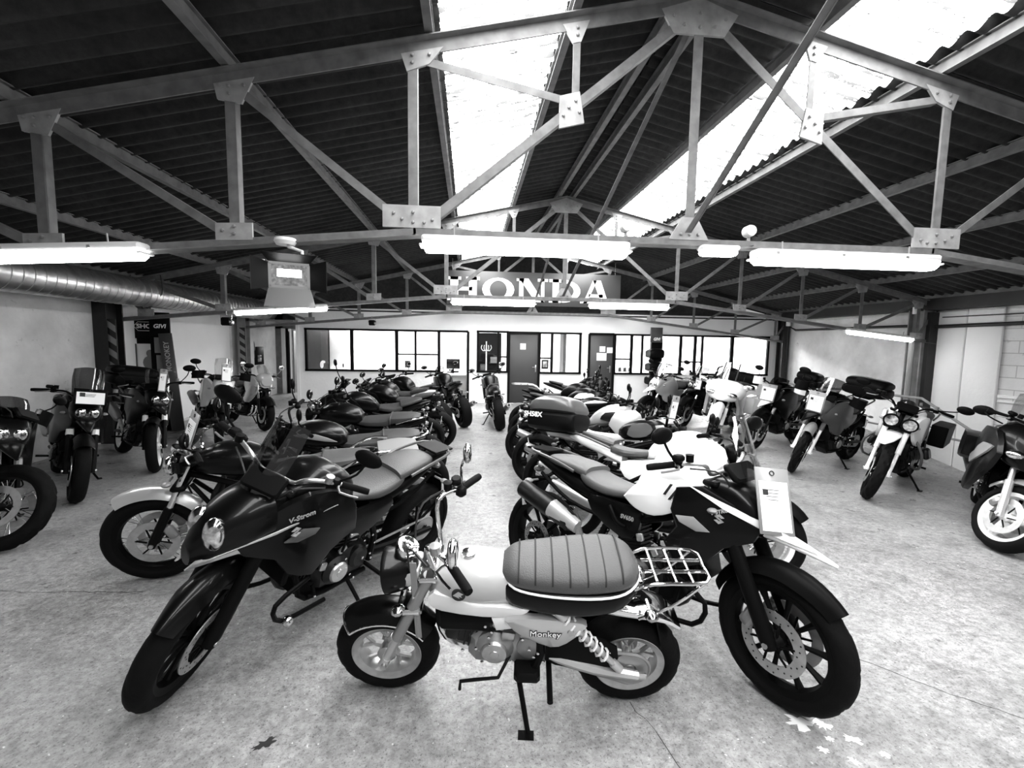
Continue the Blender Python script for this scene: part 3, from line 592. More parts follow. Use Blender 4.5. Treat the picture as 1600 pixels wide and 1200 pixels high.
# ============================================================ MOTORCYCLES
def unit(a, b): d = Vector(b) - Vector(a); return d.normalized()
def make_bike(S):
    g = S.get; wb = g('wb', 1.45); rf, wf, rr, wr = g('rf', .3), g('wf', .12), g('rr', .315), g('wr', .17); hero = g('hero', 0)
    th = radians(S['th']); cx, cy = S['pos']; lean = radians(g('lean', 10))
    root = thing('motorcycle', S['label'], 'motorcycle', (cx, cy, 0), (-lean, 0, th), g('group'))
    FA = Vector((wb / 2, 0, rf)); RA = Vector((-wb / 2, 0, rr)); rake = radians(g('rake', 26)); u = Vector((-sin(rake), 0, cos(rake)))
    zt = g('zt', .92); HT = FA + u * ((zt - rf) / cos(rake)); st = radians(g('steer', 0)); A = HT + Vector((-.03, 0, 0))
    SM = (Matrix.Translation(A) @ Matrix.Rotation(st, 4, u) @ Matrix.Translation(-A)) if st else None
    F = lambda: MB(SM)
    n1 = 10 if hero else 7
    def P(nm, mb, m, par=None, label=None, kind=None): return mb.build(nm, m, par or root, label, kind)
    rimm, frkm, engm, frmm = g('rim', PLA), g('fork', PLA), g('eng', DKM), g('frame', PLA)
    # ---------------- wheels
    def wheel(nm, c, R, w, kind, front, mk):
        h = g('tyh_f' if front else 'tyh_r', .085 if R > .27 else .1); rim = R - h; q = []
        ns = 96 if hero else 56
        m = mk(); m.lathe([(rim - .022, -w * .3), (rim - .006, -w * .34), (rim + .006, -w * .40), (rim + .012, -w * .38), (rim + .004, -w * .3), (rim - .012, 0), (rim + .004, w * .3), (rim + .012, w * .38), (rim + .006, w * .40), (rim - .006, w * .34), (rim - .022, w * .3), (rim - .034, 0)], c, n=ns // 2 + 8, closed=True)
        hub = .045 if kind != 'wire' else .035; m.lathe([(1e-5, -.075), (.022, -.075), (hub, -.05), (hub * .8, 0), (hub, .05), (.022, .075), (1e-5, .075)], c, n=18)
        def rad(a, r): return (c[0] + cos(a) * r, c[1], c[2] + sin(a) * r)
        if kind == 'cast10':
            for k in range(10): a = 2 * pi * k / 10 + .16; m.tube([rad(a, .03), rad(a, rim * .5), rad(a, rim - .018)], [.017, .011, .012, .02], 6, 2)
        elif kind == 'cast5':
            for k in range(5):
                a = 2 * pi * k / 5 + .4; m.tube([rad(a, .03), rad(a, rim - .02)], [.026, .016], 6); 
                for e in (-.14, .14): m.tube([rad(a, rim * .45), rad(a + e, rim - .02)], [.012, .013], 6)
        elif kind == 'cast3':
            for k in range(3): a = 2 * pi * k / 3 + .3; m.tube([rad(a, .03), rad(a, rim - .02)], [.036, .03], 8)
        elif kind == 'star':
            for k in range(5):
                a = 2 * pi * k / 5 + .3
                m.tube([rad(a, .03), rad(a, rim * .42)], [.02, .016], 6)
                for e in (-.32, .32): m.tube([rad(a, rim * .4), rad(a + e, rim - .018)], [.011, .010], 6)
        rm = P(nm, m, rimm, label=g('rimlabel'))
        if kind == 'wire':
            sp = mk()
            for k in range(32 if hero or g('wirefull') else 24):
                a = 2 * pi * k / 24; s = 1 if k % 2 else -1; b = a + (.35 if (k // 2) % 2 else -.35); p0 = Vector(rad(a, .04)); p0.y = s * .045; sp.tube([p0, rad(b, rim - .02)], .0026, 4)
            P('wire_spokes', sp, CHR, rm, kind='stuff')
        hh = h * .62; Rc = R - hh; prof = []
        for i in range(13): f = radians(-104 + 208 * i / 12); prof.append((Rc + hh * cos(f), w / 2 * sin(f)))
        prof += [(rim + .004, w * .36), (rim + .0, 0), (rim + .004, -w * .36)]
        knob = g('knob')
        def dsp(i, j):
            if j < 2 or j > 10: return 0
            if knob: return -.009 if ((i // 2) + (j // 2)) % 2 == 0 else .004
            v = abs(j - 6); return -.0045 if ((i + v) % 8) < 2 else 0
        t = mk(); t.lathe(prof, c, n=ns, closed=True, disp=dsp if (hero or knob or front) else None); P('tyre', t, RUB, rm)
        return rm
    fwheel = wheel('front_wheel', FA, rf, wf, g('wheels', 'cast10'), True, F)
    rwheel = wheel('rear_wheel', RA, rr, wr, g('wheels', 'cast10'), False, MB)
    def disc(c, R, y, mk, par):
        d = mk().lathe([(R * .66, y - .0025), (R, y - .0025), (R, y + .0025), (R * .66, y + .0025)], c, n=40, closed=True); P('brake_disc', d, ALU, par)
        k = mk()
        for i in range(6): a = pi * i / 3; k.tube([(c[0] + cos(a) * .04, y, c[2] + sin(a) * .04), (c[0] + cos(a + .2) * R * .7, y, c[2] + sin(a + .2) * R * .7)], .006, 5); 
        P('disc_carrier', k, PLA, par)
        if hero:
            k = mk()
            for i in range(30):
                a = 2 * pi * i / 30; r_ = R * (.75, .84, .92)[i % 3]; yy = y + math.copysign(.0035, y); k.cyl((c[0] + cos(a) * r_, yy - .0004, c[2] + sin(a) * r_), (c[0] + cos(a) * r_, yy + .0004, c[2] + sin(a) * r_), .0045, 6)
            P('disc_holes', k, INK, par, kind='stuff')
    dr = g('disc', .155)
    for s in g('discs', (1, -1)): disc(FA, dr, s * .072, F, fwheel)
    disc(RA, dr * .75, -.07, MB, rwheel)
    # ---------------- fork
    fy = g('fy', .1)
    off = Vector((.0, 0, 0))
    for s in (1, -1):
        lo = F(); up_ = F(); a = FA + Vector((0, s * fy, 0)); top_ = HT + Vector((0, s * fy, 0)) + u * .03
        mid = a + (top_ - a) * g('fmid', .45)
        if g('usd'):
            lo.tube([a - u * .02, a + u * .03], [.026, .022], n1).tube([a, mid], .019, n1); up_.tube([mid, mid + u * .02, top_], [.028, .027, .027], n1 + 2)
            P('fork_slider', lo, g('forklo', PLA)); P('fork_leg', up_, frkm, label=g('forklabel'))
        else:
            fk = g('fk', 1); lo.tube([a - u * .025, a + u * .03, mid], [.024 * fk, .03 * fk, .03 * fk, .029 * fk], n1 + 2); up_.tube([mid, top_], .0205, n1 + 2)
            P('fork_slider', lo, g('forklo', PLA)); P('fork_leg', up_, g('forkup', CHR))
        if g('boot'): P('fork_shoe', F().tube([mid - u * .0, mid + u * .08], [.033, .031], 8), WHT)
    P('front_axle', F().cyl(FA + Vector((0, -fy - .035, 0)), FA + Vector((0, fy + .035, 0)), .014, 10), ALU)
    if g('caliper', 1):
        for s in g('discs', (1, -1)): cpos = FA + Vector((-.11, s * .085, .075)); P('brake_caliper', F().box(cpos, (.06, .05, .1), Matrix.Rotation(.5, 3, 'Y'), ch=.012), FRK)
    tc = F().box(HT + u * .02, (.09, fy * 2 + .06, .03), ch=.01).box(HT - u * .18, (.09, fy * 2 + .06, .035), ch=.01).cyl(HT - u * .2, HT + u * .05, .025, 10); P('triple_clamp', tc, g('clampm', frmm))
    # fender
    a0, a1 = g('fender', 0) or (35, 150); fr_ = rf + g('fgap', .025); fwid = wf * .5 + .018
    if g('fender') is not False:
        def fsh(uu, vv):
            a = radians(a0 + (a1 - a0) * uu); v = vv * 2 - 1; wd_ = fwid * (1 - .35 * max(0, 1 - uu * 4)) if g('pointy') else fwid
            r_ = fr_ + .035 * (1 - v * v) - (.03 * abs(v) ** 3)
            return (FA.x + cos(a) * r_, wd_ * v, FA.z + sin(a) * r_)
        fe = P('front_fender', F().sheet(fsh, 16, 8, .004), g('fenderm', PLA))
        if g('fenderedge'): P('chrome_edge', F().tube([fsh(i / 16, 0) for i in range(17)], .006, 6).tube([fsh(i / 16, 1) for i in range(17)], .006, 6).tube([fsh(0, j / 6) for j in range(7)], .006, 6), CHR, fe)
    if g('highfender'):   # beak over the wheel
        x, z, L, w = g('highfender'); m = F().loft([(x - L * .5, z + .06, w, .03), (x, z + .045, w, .03), (x + L * .35, z, w * .8, .02), (x + L * .5, z - .05, w * .4, .01)], 14, 2.2, 3); P('high_fender', m, g('fenderm', WHT))
    # ---------------- frame, swingarm, engine
    sh = g('seath', .8); ex = g('ex', -.02); ez = g('ez', .42)
    fm = MB(); hb = HT - u * .1
    for s in (1, -1):
        fm.tube([hb + Vector((-.02, s * .03, 0)), (ex + .18, s * .12, ez + .32), (ex - .2, s * .13, ez + .16), (ex - .22, s * .12, ez - .1)], .022, 8, 3)
        fm.tube([hb + Vector((-.02, s * .03, -.08)), (ex + .3, s * .1, ez + .05), (ex + .22, s * .11, ez - .16), (ex - .2, s * .12, ez - .16)], .016, 8, 3)
        fm.tube([(ex - .16, s * .12, ez + .2), (-.5, s * .1, sh - .16), (g('tailx', -.8) + .1, s * .06, sh - .04)], .013, 6, 3)
    if g('tubeframe', 1): P('frame', fm, frmm)
    else: P('frame', MB().tube([hb + Vector((-.02, 0, 0)), (.2, 0, .62), (-.1, 0, .58), (-.3, 0, .62), (-.6, 0, .64)], .026, 8, 3).tube([(-.05, 0, .58), (-.14, 0, .45), (-.15, 0, .3)], .024, 8, 3), frmm)
    sw = MB()
    for s in (1, -1): sw.tube([(ex - .2, s * .09, ez - .06), (ex - .4, s * (wr / 2 + .04), rr + .04), RA + Vector((-.03, s * (wr / 2 + .04), 0))], [.024, .028, .02], 8, 3)
    P('swingarm', sw, g('swm', frmm))
    ch = MB(); yy = wr / 2 + .008; pts = []
    for i in range(13): a = pi / 2 + pi * i / 12; pts.append((RA.x + cos(a) * .09, yy, RA.z + sin(a) * .09))
    pts += [(ex - .2, yy, ez - .12), (ex - .17, yy, ez - .08), (ex - .2, yy, ez - .03)]; ch.tube(pts, .0085, 5, closed=True); P('chain', ch, BLT)
    P('sprocket', MB().lathe([(.03, yy - .004), (.095, yy - .004), (.095, yy + .004), (.03, yy + .004)], RA, n=30, closed=True), FRK)
    en = MB(); s_ = g('ew', .17)
    en.box((ex - .02, 0, ez - .06), (.4, s_ * 1.5, .2), ch=.04).lathe([(1e-5, -s_), (.06, -s_), (.085, -s_ + .03), (.09, s_ - .03), (.06, s_), (1e-5, s_)], (ex + .05, 0, ez - .04), n=20).lathe([(1e-5, -s_ * .9), (.05, -s_ * .9), (.07, -s_ * .8), (.07, s_ * .8), (.05, s_ * .9), (1e-5, s_ * .9)], (ex - .12, 0, ez - .03), n=18)
    P('crankcase', en, engm)
    cl = MB(); 
    et = g('etype', 'inline')
    def cyl_at(o, tilt, w, d, h):
        R = Matrix.Rotation(tilt, 3, 'Y'); nf = int(h / .022)
        for i in range(nf): cl.box(Vector(o) + R @ Vector((0, 0, i * .022)), (d, w, .009), R)
        cl.box(Vector(o) + R @ Vector((0, 0, h / 2)), (d * .8, w * .85, h), R); cl.box(Vector(o) + R @ Vector((0, 0, h + .03)), (d * .95, w * .95, .07), R, ch=.015)
    if et == 'inline': cyl_at((ex + .1, 0, ez + .06), .45, .3, .16, .15)
    elif et == 'vee': cyl_at((ex + .15, 0, ez - .01), 1.15, .15, .14, .15); cyl_at((ex - .04, 0, ez + .05), -.25, .15, .14, .16)
    elif et == 'flat': cyl_at((ex + .1, 0, ez - .02), 1.35, .12, .12, .12)
    elif et == 'side':
        for s in (1, -1):
            R = Matrix.Rotation(-s * 1.25, 3, 'X')
            for i in range(7): cl.box(Vector((ex + .06, s * .1, ez + .06)) + R @ Vector((0, 0, i * .022)), (.15, .14, .009), R)
            cl.box(Vector((ex + .06, s * .1, ez + .06)) + R @ Vector((0, 0, .17)), (.14, .13, .06), R, ch=.02)
    P('cylinder', cl, g('cylm', engm))
    for s in (1, -1): P('engine_cover', MB().lathe([(1e-5, .003), (.02, .003), (.022, 0), (.055, -.002), (.062, -.012), (.064, -.02)], (ex + .05, s * (s_ + .012), ez - .04), (0, s, 0), 24), g('coverm', FRK))
    if g('radiator', 1): P('radiator', MB().box((ex + .36, 0, ez + .16), (.035, .3, .26), Matrix.Rotation(-.25, 3, 'Y'), ch=.008), PLA)
    sk = MB(); g('bellym', 1) and sk.puff([(ex + .28, ez - .02), (ex + .3, ez - .1), (ex + .18, ez - .2), (ex - .18, ez - .21), (ex - .2, ez - .15), (ex + .1, ez - .13)], .2); g('bellym', 1) and P('belly_pan', sk, g('bellym', PLA))
    # exhaust
    exs = g('exh', 'right'); em = g('exm', FRK)
    hd = MB()
    for k, yo in enumerate((-.07, .0, .07) if et == 'inline' else (-.04,)): hd.tube([(ex + .22, yo, ez + .14), (ex + .33, yo, ez + .02), (ex + .26, yo * .9, ez - .15), (ex - .05, yo * .4 - .03, ez - .2), (ex - .3, -.09, ez - .16)], .018, 8, 4)
    P('exhaust_header', hd, g('hdm', CHR if hero != 2 else DKM))
    if exs == 'right': e0, e1, er = (ex - .3, -.12, ez - .14), (-wb / 2 - .12, -wr / 2 - .12, rr + .17), .05
    elif exs == 'high': e0, e1, er = (ex - .38, -.17, ez + .1), (-wb / 2 - .06, -.21, sh - .14), .062
    elif exs == 'low': e0, e1, er = (ex - .1, -.11, ez - .2), (ex - .45, -.14, ez - .16), .055
    elif exs == 'both': e0, e1, er = (ex - .3, -.15, ez - .14), (-wb / 2 - .2, -wr / 2 - .13, rr), .048
    if exs:
        pe = MB().tube([(ex - .3, -.09, ez - .16), e0], .024, 8); P('exhaust_pipe', pe, ALU)
        e0, e1 = Vector(e0), Vector(e1); d = (e1 - e0)
        for s in ((1, -1) if exs == 'both' else (1,)):
            f = lambda p: (p[0], p[1] * s, p[2])
            mf = P('muffler', MB().tube([f(e0), f(e0 + d * .12), f(e0 + d * .5), f(e1 - d * .03), f(e1)], [er * .5, er, er * 1.05, er, er * .85], 16), em)
            P('muffler_tip', MB().tube([f(e1), f(e1 + d.normalized() * .012)], er * .5, 12), INK, mf)
            if hero == 2: P('heat_shield', MB().tube([f(e0 - d * .02 + Vector((0, -.012, .01))), f(e0 + d * .42 + Vector((0, -.012, .012)))], [er * .7, er * 1.02], 14), SIL, mf)
    # pegs, stand, shock
    for s in (1, -1): P('footpeg', MB().tube([(ex - .2, s * .06, ez - .12), (ex - .2, s * .27, ez - .12)], .013, 8), PLA)
    fy_ = g('standf', .29); c_, sn = cos(lean), sin(lean)
    stp = Vector((ex - .06 + g('standx', -.06), fy_ * c_, fy_ * sn))
    ss = MB().tube([(ex - .06, .12, ez - .16), stp], [.013, .011], 8); ss.box(stp + Vector((.01, .01, .005)), (.07, .045, .008), Matrix.Rotation(lean, 3, 'X')); P('side_stand', ss, PLA)
    sk_ = MB(); sx = [(ex - .22, g('shy', 0), ez + .24), (ex - .34 if not g('shy') else RA.x + .06, g('shy', 0), ez - .04 if not g('shy') else RA.z + .06)]
    def spring(mb, a, b, r, turns, w):
        a, b = Vector(a), Vector(b); d = (b - a).normalized(); o = d.orthogonal().normalized(); q = d.cross(o); pts = [a.lerp(b, i / (turns * 8)) + (o * cos(i * pi / 4) + q * sin(i * pi / 4)) * r for i in range(turns * 8 + 1)]; mb.tube(pts, w, 5)
    for s in ((1, -1) if g('shy') else (1,)):
        a, b = [Vector((p[0], p[1] * s, p[2])) for p in sx]; sk_ = MB(); sk_.tube([a, b], .014, 8).cyl(a, a.lerp(b, .12), .024, 10).cyl(a.lerp(b, .88), b, .02, 10)
        so = P('shock_absorber', sk_, g('shm', FRK)); sp = MB(); spring(sp, a.lerp(b, .12), a.lerp(b, .8), .026, 8, .006); P('coil_spring', sp, g('springm', DKM), so)
    rg = random.Random(int(cx * 100) + int(cy * 37)); ho = MB(); fa = MB(); br = MB(); W_ = s_ + .012
    for s in (1, -1):
        for i in range(7):
            p = Vector((ex + rg.uniform(-.2, .25), s * rg.uniform(.1, W_ + .01), ez + rg.uniform(-.08, .28))); q = p + Vector((rg.uniform(-.14, .14), s * rg.uniform(-.02, .02), rg.uniform(-.14, .1)))
            ho.tube([p, p.lerp(q, .5) + Vector((rg.uniform(-.04, .04), s * .02, rg.uniform(-.04, .04))), q], rg.choice((.006, .009, .012)), 6, 3)
        for i in range(14):
            c = Vector((ex + rg.uniform(-.2, .2), s * (W_ - rg.uniform(0, .03)), ez + rg.uniform(-.13, .12))); fa.lathe([(1e-5, .006), (.007, .005), (.008, 0)], c, (0, s, 0), 6)
        for i in range(3):
            c = Vector((ex + rg.uniform(-.14, .2), s * (W_ - .02), ez + rg.uniform(.02, .2))); br.box(c, (rg.uniform(.03, .07), .02, rg.uniform(.02, .05)), Matrix.Rotation(rg.uniform(-.6, .6), 3, 'Y'), ch=.005)
    if g('tubeframe', 1): P('hoses', ho, PLA, kind='stuff')
    P('fasteners', fa, CHR, kind='stuff'); P('engine_brackets', br, ALU, kind='stuff')
    for s in (1, -1): P('brake_reservoir', F().lathe([(1e-5, -.02), (.02, -.018), (.02, .015), (.022, .02), (1e-5, .022)], (HT.x + g('bx', -.03) + g('pull', -.12) * .5 + .05, s * g('bw', .38) * .6, g('bz', zt + .1) + .04), (0, 0, 1), 12), FRK if s > 0 else PLA)
    # ---------------- handlebar
    bx, bz, bw, rise = g('bx', -.03), g('bz', zt + .1), g('bw', .38), g('pull', -.12)
    hc = Vector((HT.x + bx, 0, bz)); b = F(); hs = [(hc.x, 0, zt + .05)]
    half = [(hc.x, 0, zt + .06), (hc.x, .09, zt + .06), (hc.x + .01, .16, bz + g('rz', 0)), (hc.x + rise * .6, bw * .72, bz), (hc.x + rise, bw, bz - .01)]
    b.tube([(p[0], -p[1], p[2]) for p in half[::-1]] + half[1:], .0115, n1, 4); P('handlebar', b, g('barm', PLA))
    for s in (1, -1):
        e = Vector((hc.x + rise, s * bw, bz - .01)); i_ = Vector((hc.x + rise * .6, s * bw * .72, bz))
        P('grip', F().tube([i_, e, e + (e - i_).normalized() * .02], [.018, .018, .016], n1 + 2), RUB)
        k = F(); k.tube([i_ + Vector((.01, -s * .01, .0)), i_ + Vector((.055, s * .02, -.01)), e + Vector((.06, -s * .01, -.015))], .006, 6, 2); P('lever', k, g('leverm', FRK))
        k = F().box(i_ + Vector((.005, -s * .03, .0)), (.05, .055, .045), ch=.012); 
        if s < 0: k.box(i_ + Vector((.03, s * .0, .04)), (.05, .06, .035), ch=.01)
        P('switch_block', k, PLA)
        if g('handguard'): P('hand_guard', F().sheet(lambda uu, vv: (i_.x + .03 + .07 * sin(pi * (uu * .8 + .1)), s * (bw * .62 + uu * (bw * .42)), bz - .06 + .13 * vv - .02 * uu), 8, 4, .004), g('hgm', PLA))
        if g('mirrors', 1):
            mk_ = g('mir', 'oval'); mz = g('mirz', .19); my = g('miry', .03); pf = g('mirfix')
            base = Vector((pf[0], s * pf[1], pf[2])) if pf else i_ + Vector((.0, -s * .02, .01)); W = (lambda: MB()) if pf else F
            tip = Vector((g('mirx', .03) + i_.x, s * (bw * .72 + my + .06), bz + mz)) if not pf else Vector((pf[0] - .05, s * (pf[1] + .14), pf[2] + .08))
            P('mirror_stalk', W().tube([base, base.lerp(tip, .5) + Vector((.02, s * .03, .0)), tip], .0065, 6, 3), g('mirm', PLA))
            hm = W(); r3 = (.022, .075 if mk_ == 'oval' else .052, .045 if mk_ == 'oval' else .052); hm.ell(tip, r3, 16); mo = P('mirror', hm, g('mirm', PLA))
            mg = W(); N = 18; vs = [(tip.x - .019, tip.y, tip.z)] + [(tip.x - .017, tip.y + r3[1] * .86 * cos(2 * pi * i / N), tip.z + r3[2] * .86 * sin(2 * pi * i / N)) for i in range(N)]
            mg.add(vs, [(0, (i + 1) % N + 1, i + 1) for i in range(N)]); P('mirror_glass', mg, MIR, mo)
    cb = F()
    for s in (1, -1): cb.tube([hc + Vector((.0, s * .25, -.01)), hc + Vector((.1, s * .12, -.04)), HT + Vector((.07, s * .02, -.12)), HT + Vector((.02, 0, -.3))], .005, 5, 4)
    P('cables', cb, INK)
    # instruments
    ins = g('dash', 'box'); dx = HT.x + .03
    if ins == 'round':
        for s in g('clocks', (1, -1)):
            o = P('gauge', F().lathe([(1e-5, -.03), (.03, -.03), (.042, 0), (.042, .02), (.036, .022), (1e-5, .016)], (dx + .04, s * .05, zt + .1), (-.5, 0, .9), 20), CHR); P('gauge_face', F().lathe([(1e-5, 0), (.034, 0)], Vector((dx + .04, s * .05, zt + .1)) + Vector((-.5, 0, .9)) * .02, (-.5, 0, .9), 20), INK, o)
    elif ins: P('instrument_panel', F().box((dx + .06, 0, zt + .09), (.11, .2, .035), Matrix.Rotation(.7, 3, 'Y'), ch=.012), PLA)
    # ---------------- plate, tail light, indicators
    tx = g('tailx', -.8); pz = g('pz', .52)
    if g('hanger', 1):
        P('plate_hanger', MB().tube([(tx + .12, 0, sh - .08), (tx, 0, pz + .12), (tx - .02, 0, pz)], .02, 6, 2).sheet(lambda uu, vv: (tx + .02 - .05 * vv, (uu - .5) * .16, pz + .16 - .2 * vv), 2, 3, .006), PLA)
        pl = P('licence_plate', MB().box((tx - .035, 0, pz + .01), (.004, .2, .135), Matrix.Rotation(-.2, 3, 'Y')), PAP) if g('plate', 1) else None
        if pl: 
            if g('platetext'): 
                for i, sx_ in enumerate(g('platetext')): text(sx_, .06, 'plate_lettering', INK, pl, Matrix.Translation((tx - .0385 + i * .013 - .006, 0, pz + .035 - i * .062)) @ Matrix.Rotation(-.2, 4, 'Y') @ Matrix.Rotation(-pi / 2, 4, 'Z') @ Matrix.Rotation(pi / 2, 4, 'X'), bold=.002)
        P('tail_light', MB().ell((tx + .02, 0, g('tlz', sh - .03)), (.035, .05, .025), 12), RED)
    iy = g('indy', .13)
    for (x, y, z, mk) in ((g('ifx', HT.x + .12), iy, zt - .1, F), (tx + .06, iy * .9, sh - .1, MB)):
        for s in (1, -1): o = P('indicator', mk().tube([(x, s * .05, z), (x, s * y, z)], .008, 6).ell((x, s * (y + .03), z), (.03, .034, .018), 10), g('indm', GRY))
    # ---------------- body from spec
    for it in S['body']:
        kind, nm, m = it[0], it[1], it[2]; mk = F if nm in g('steered', ('headlight', 'headlight_glass', 'fly_screen')) else MB
        if kind == 'loft': P(nm, mk().loft(it[3], 24 if hero else 16, it[4] if len(it) > 4 else 2.4, 4 if hero else 3), m)
        elif kind == 'puff':
            out, y0, t = it[3], it[4], it[5]; ky = it[6] if len(it) > 6 else 0; x0 = it[7] if len(it) > 7 else 0; kz = it[8] if len(it) > 8 else 0
            oo = [(p.x, p.z) for p in crsp([(a, 0, c) for a, c in out] + [(out[0][0], 0, out[0][1])], 2)][:-1] if len(out) > 4 else out
            for s in (1, -1): P(nm, mk().puff(oo, t, lambda x, z: s * (y0 - ky * max(0, x - x0) - kz * max(0, z - .8))), m)
        elif kind == 'cpuff': P(nm, mk().puff(it[3], it[4]), m)
        elif kind == 'round':   # headlight
            c, r, L = it[3], it[4], it[5]; ys = it[6] if len(it) > 6 else (0,)
            for y in ys:
                o = P('headlight', mk().lathe([(1e-5, -L), (r * .5, -L * .95), (r * .9, -L * .5), (r, -.01), (r * 1.04, 0), (r * 1.04, .012), (r * .96, .014)], (c[0], y, c[2]), (1, 0, -.1), 24), m, label='round headlight')
                P('headlight_glass', mk().lathe([(1e-5, .022), (r * .5, .018), (r * .96, .012)], (c[0], y, c[2]), (1, 0, -.1), 24), LEN, o)
        elif kind == 'screen':
            x0, z0, w0, x1, z1, w1, bl = it[3:10]
            P(nm, mk().sheet(lambda uu, vv: (x0 + (x1 - x0) * vv - bl * (2 * uu - 1) ** 2, (2 * uu - 1) * (w0 + (w1 - w0) * vv) * (1 - .12 * max(0, vv - .7) / .3), z0 + (z1 - z0) * vv - .03 * vv * (2 * uu - 1) ** 2), 10, 8, .004), m)
        elif kind == 'lens':
            for s in ((1, -1) if it[4] else (1,)): P('headlight_glass', MB().ell((it[3][0], s * it[3][1], it[3][2]), it[5], 14), LEN)
        elif kind == 'box': P(nm, mk().box(it[3], it[4], ch=it[5] if len(it) > 5 else .01), m)
        elif kind == 'tube': P(nm, mk().tube(it[3], it[4], 8, it[5] if len(it) > 5 else 3), m)
        elif kind == 'tubes':
            mb = mk()
            for pts in it[3]: mb.tube(pts, it[4], 8, 3)
            P(nm, mb, m)
        elif kind == 'tubes2':
            for s in (1, -1):
                mb = mk()
                for pts in it[3]: mb.tube([(p[0], p[1] * s, p[2]) for p in pts], it[4], 8, 3)
                P(nm, mb, m)
    S['root'] = root; S['P'] = P; S['HT'] = HT; S['SM'] = SM
    # world matrix helper for things resting on the bike
    S['W'] = Matrix.Translation((cx, cy, 0)) @ Matrix.Rotation(th, 4, 'Z') @ Matrix.Rotation(-lean, 4, 'X')
    return S

def place(o, S, loc, rz=0, ry=0):   # put a separate thing on a bike
    o.matrix_world = S['W'] @ Matrix.Translation(loc) @ Matrix.Rotation(rz, 4, 'Z') @ Matrix.Rotation(ry, 4, 'Y')
def top_case(S, loc, label, sz=(.42, .56, .3), m=PLA, soft=False, txt=None, m2=None):
    t = thing('top_case', label, 'case')
    a, b, c = sz
    MB().loft([(-a / 2, c * .30, b * .36, c * .2), (-a * .46, c * .29, b * .46, c * .27), (-a * .2, c * .28, b * .5, c * .28), (a * .2, c * .28, b * .5, c * .28), (a * .46, c * .29, b * .44, c * .26), (a / 2, c * .3, b * .36, c * .2)], 20, 4, 2).build('lower_shell', m, t)
    MB().loft([(-a * .48, c * .6, b * .36, c * .08), (-a * .44, c * .66, b * .44, c * .2), (-a * .2, c * .72, b * .48, c * .28), (a * .2, c * .72, b * .46, c * .28), (a * .4, c * .68, b * .42, c * .22), (a * .48, c * .6, b * .36, c * .08)], 20, 3, 2).build('lid', m2 or m, t)
    MB().box((0, 0, .0), (a * .8, b * .4, .03), ch=.01).build('base_plate', PLA, t); MB().box((-a / 2 - .0, 0, c * .52), (.03, .12, .06), ch=.01).build('latch', RED, t)
    if txt: text(txt, .06, 'lettering', HSG, t, Matrix.Translation((-a * .05 - .12, -b * .5 - .004, c * .42)) @ Matrix.Rotation(pi / 2, 4, 'X'), bold=.002)
    place(t, S, loc); return t
def price_card(S, loc, label, rz=0, ry=0, w=.16, h=.26, m=GRY):
    t = thing('price_card', label, 'card')   # faces local +x
    MB().box((0, 0, 0), (.006, w, h), ch=.002).build('backing', m, t); p = MB().box((.005, 0, -h * .08), (.002, w * .84, h * .74)).build('paper', PAP, t)
    k = MB()
    for i in range(4): k.box((.0065, w * (.02 * i - .1), h * (.16 - .05 * i)), (.0006, w * (.5 - .07 * i), .003))
    k.box((.0065, -w * .25, h * .12), (.0006, w * .16, w * .16)); k.build('print', INK, t, kind='stuff')
    MB().lathe([(.009, -.005), (.013, -.005), (.013, .006), (.009, .006)], (0, 0, h * .42), (1, 0, 0), 12, True).build('hole_ring', INK, t)
    place(t, S, loc, rz, ry); return t

# ---- body styles (side view: x forward, z up, metres)
def body_naked(tm=BLK, seatm=SEA, sh=.8, up=0, two=True, tailm=BLK):
    return [('loft', 'fuel_tank', tm, [(-.1, sh + .0, .07, .04), (-.04, sh + .04, .12, .08), (.1, sh + .09, .15, .12), (.26, sh + .11, .155, .12), (.38, sh + .08, .11, .1), (.43, sh + .05, .06, .06)], 3),
     ('puff', 'tank_shroud', tm, [(.12, sh - .02), (.2, sh + .14), (.42, sh + .16), (.5, sh + .05), (.44, sh - .14), (.3, sh - .2)], .155, .05, .12, .3),
     ('loft', 'rider_seat', seatm, [(-.06, sh + .01, .06, .03), (-.14, sh, .11, .035), (-.28, sh - .005, .14, .04), (-.4, sh + .015, .12, .045)], 2.8),
     ('loft', 'pillion_seat', seatm, [(-.38, sh + .05, .11, .035), (-.45, sh + .065, .115, .035), (-.6, sh + .1, .09, .028), (-.68, sh + .115, .05, .02)], 2.8),
     ('loft', 'tail_cowl', tailm, [(-.3, sh - .07, .11, .05), (-.5, sh, .11, .05), (-.68, sh + .05, .08, .04), (-.8, sh + .08, .04, .015)], 2.6),
     ('puff', 'side_panel', tailm, [(.0, sh - .02), (-.12, sh - .05), (-.3, sh - .08), (-.26, sh - .2), (-.1, sh - .24), (.02, sh - .12)], .125, .04),
     ('lathe0', '', None)][:6]
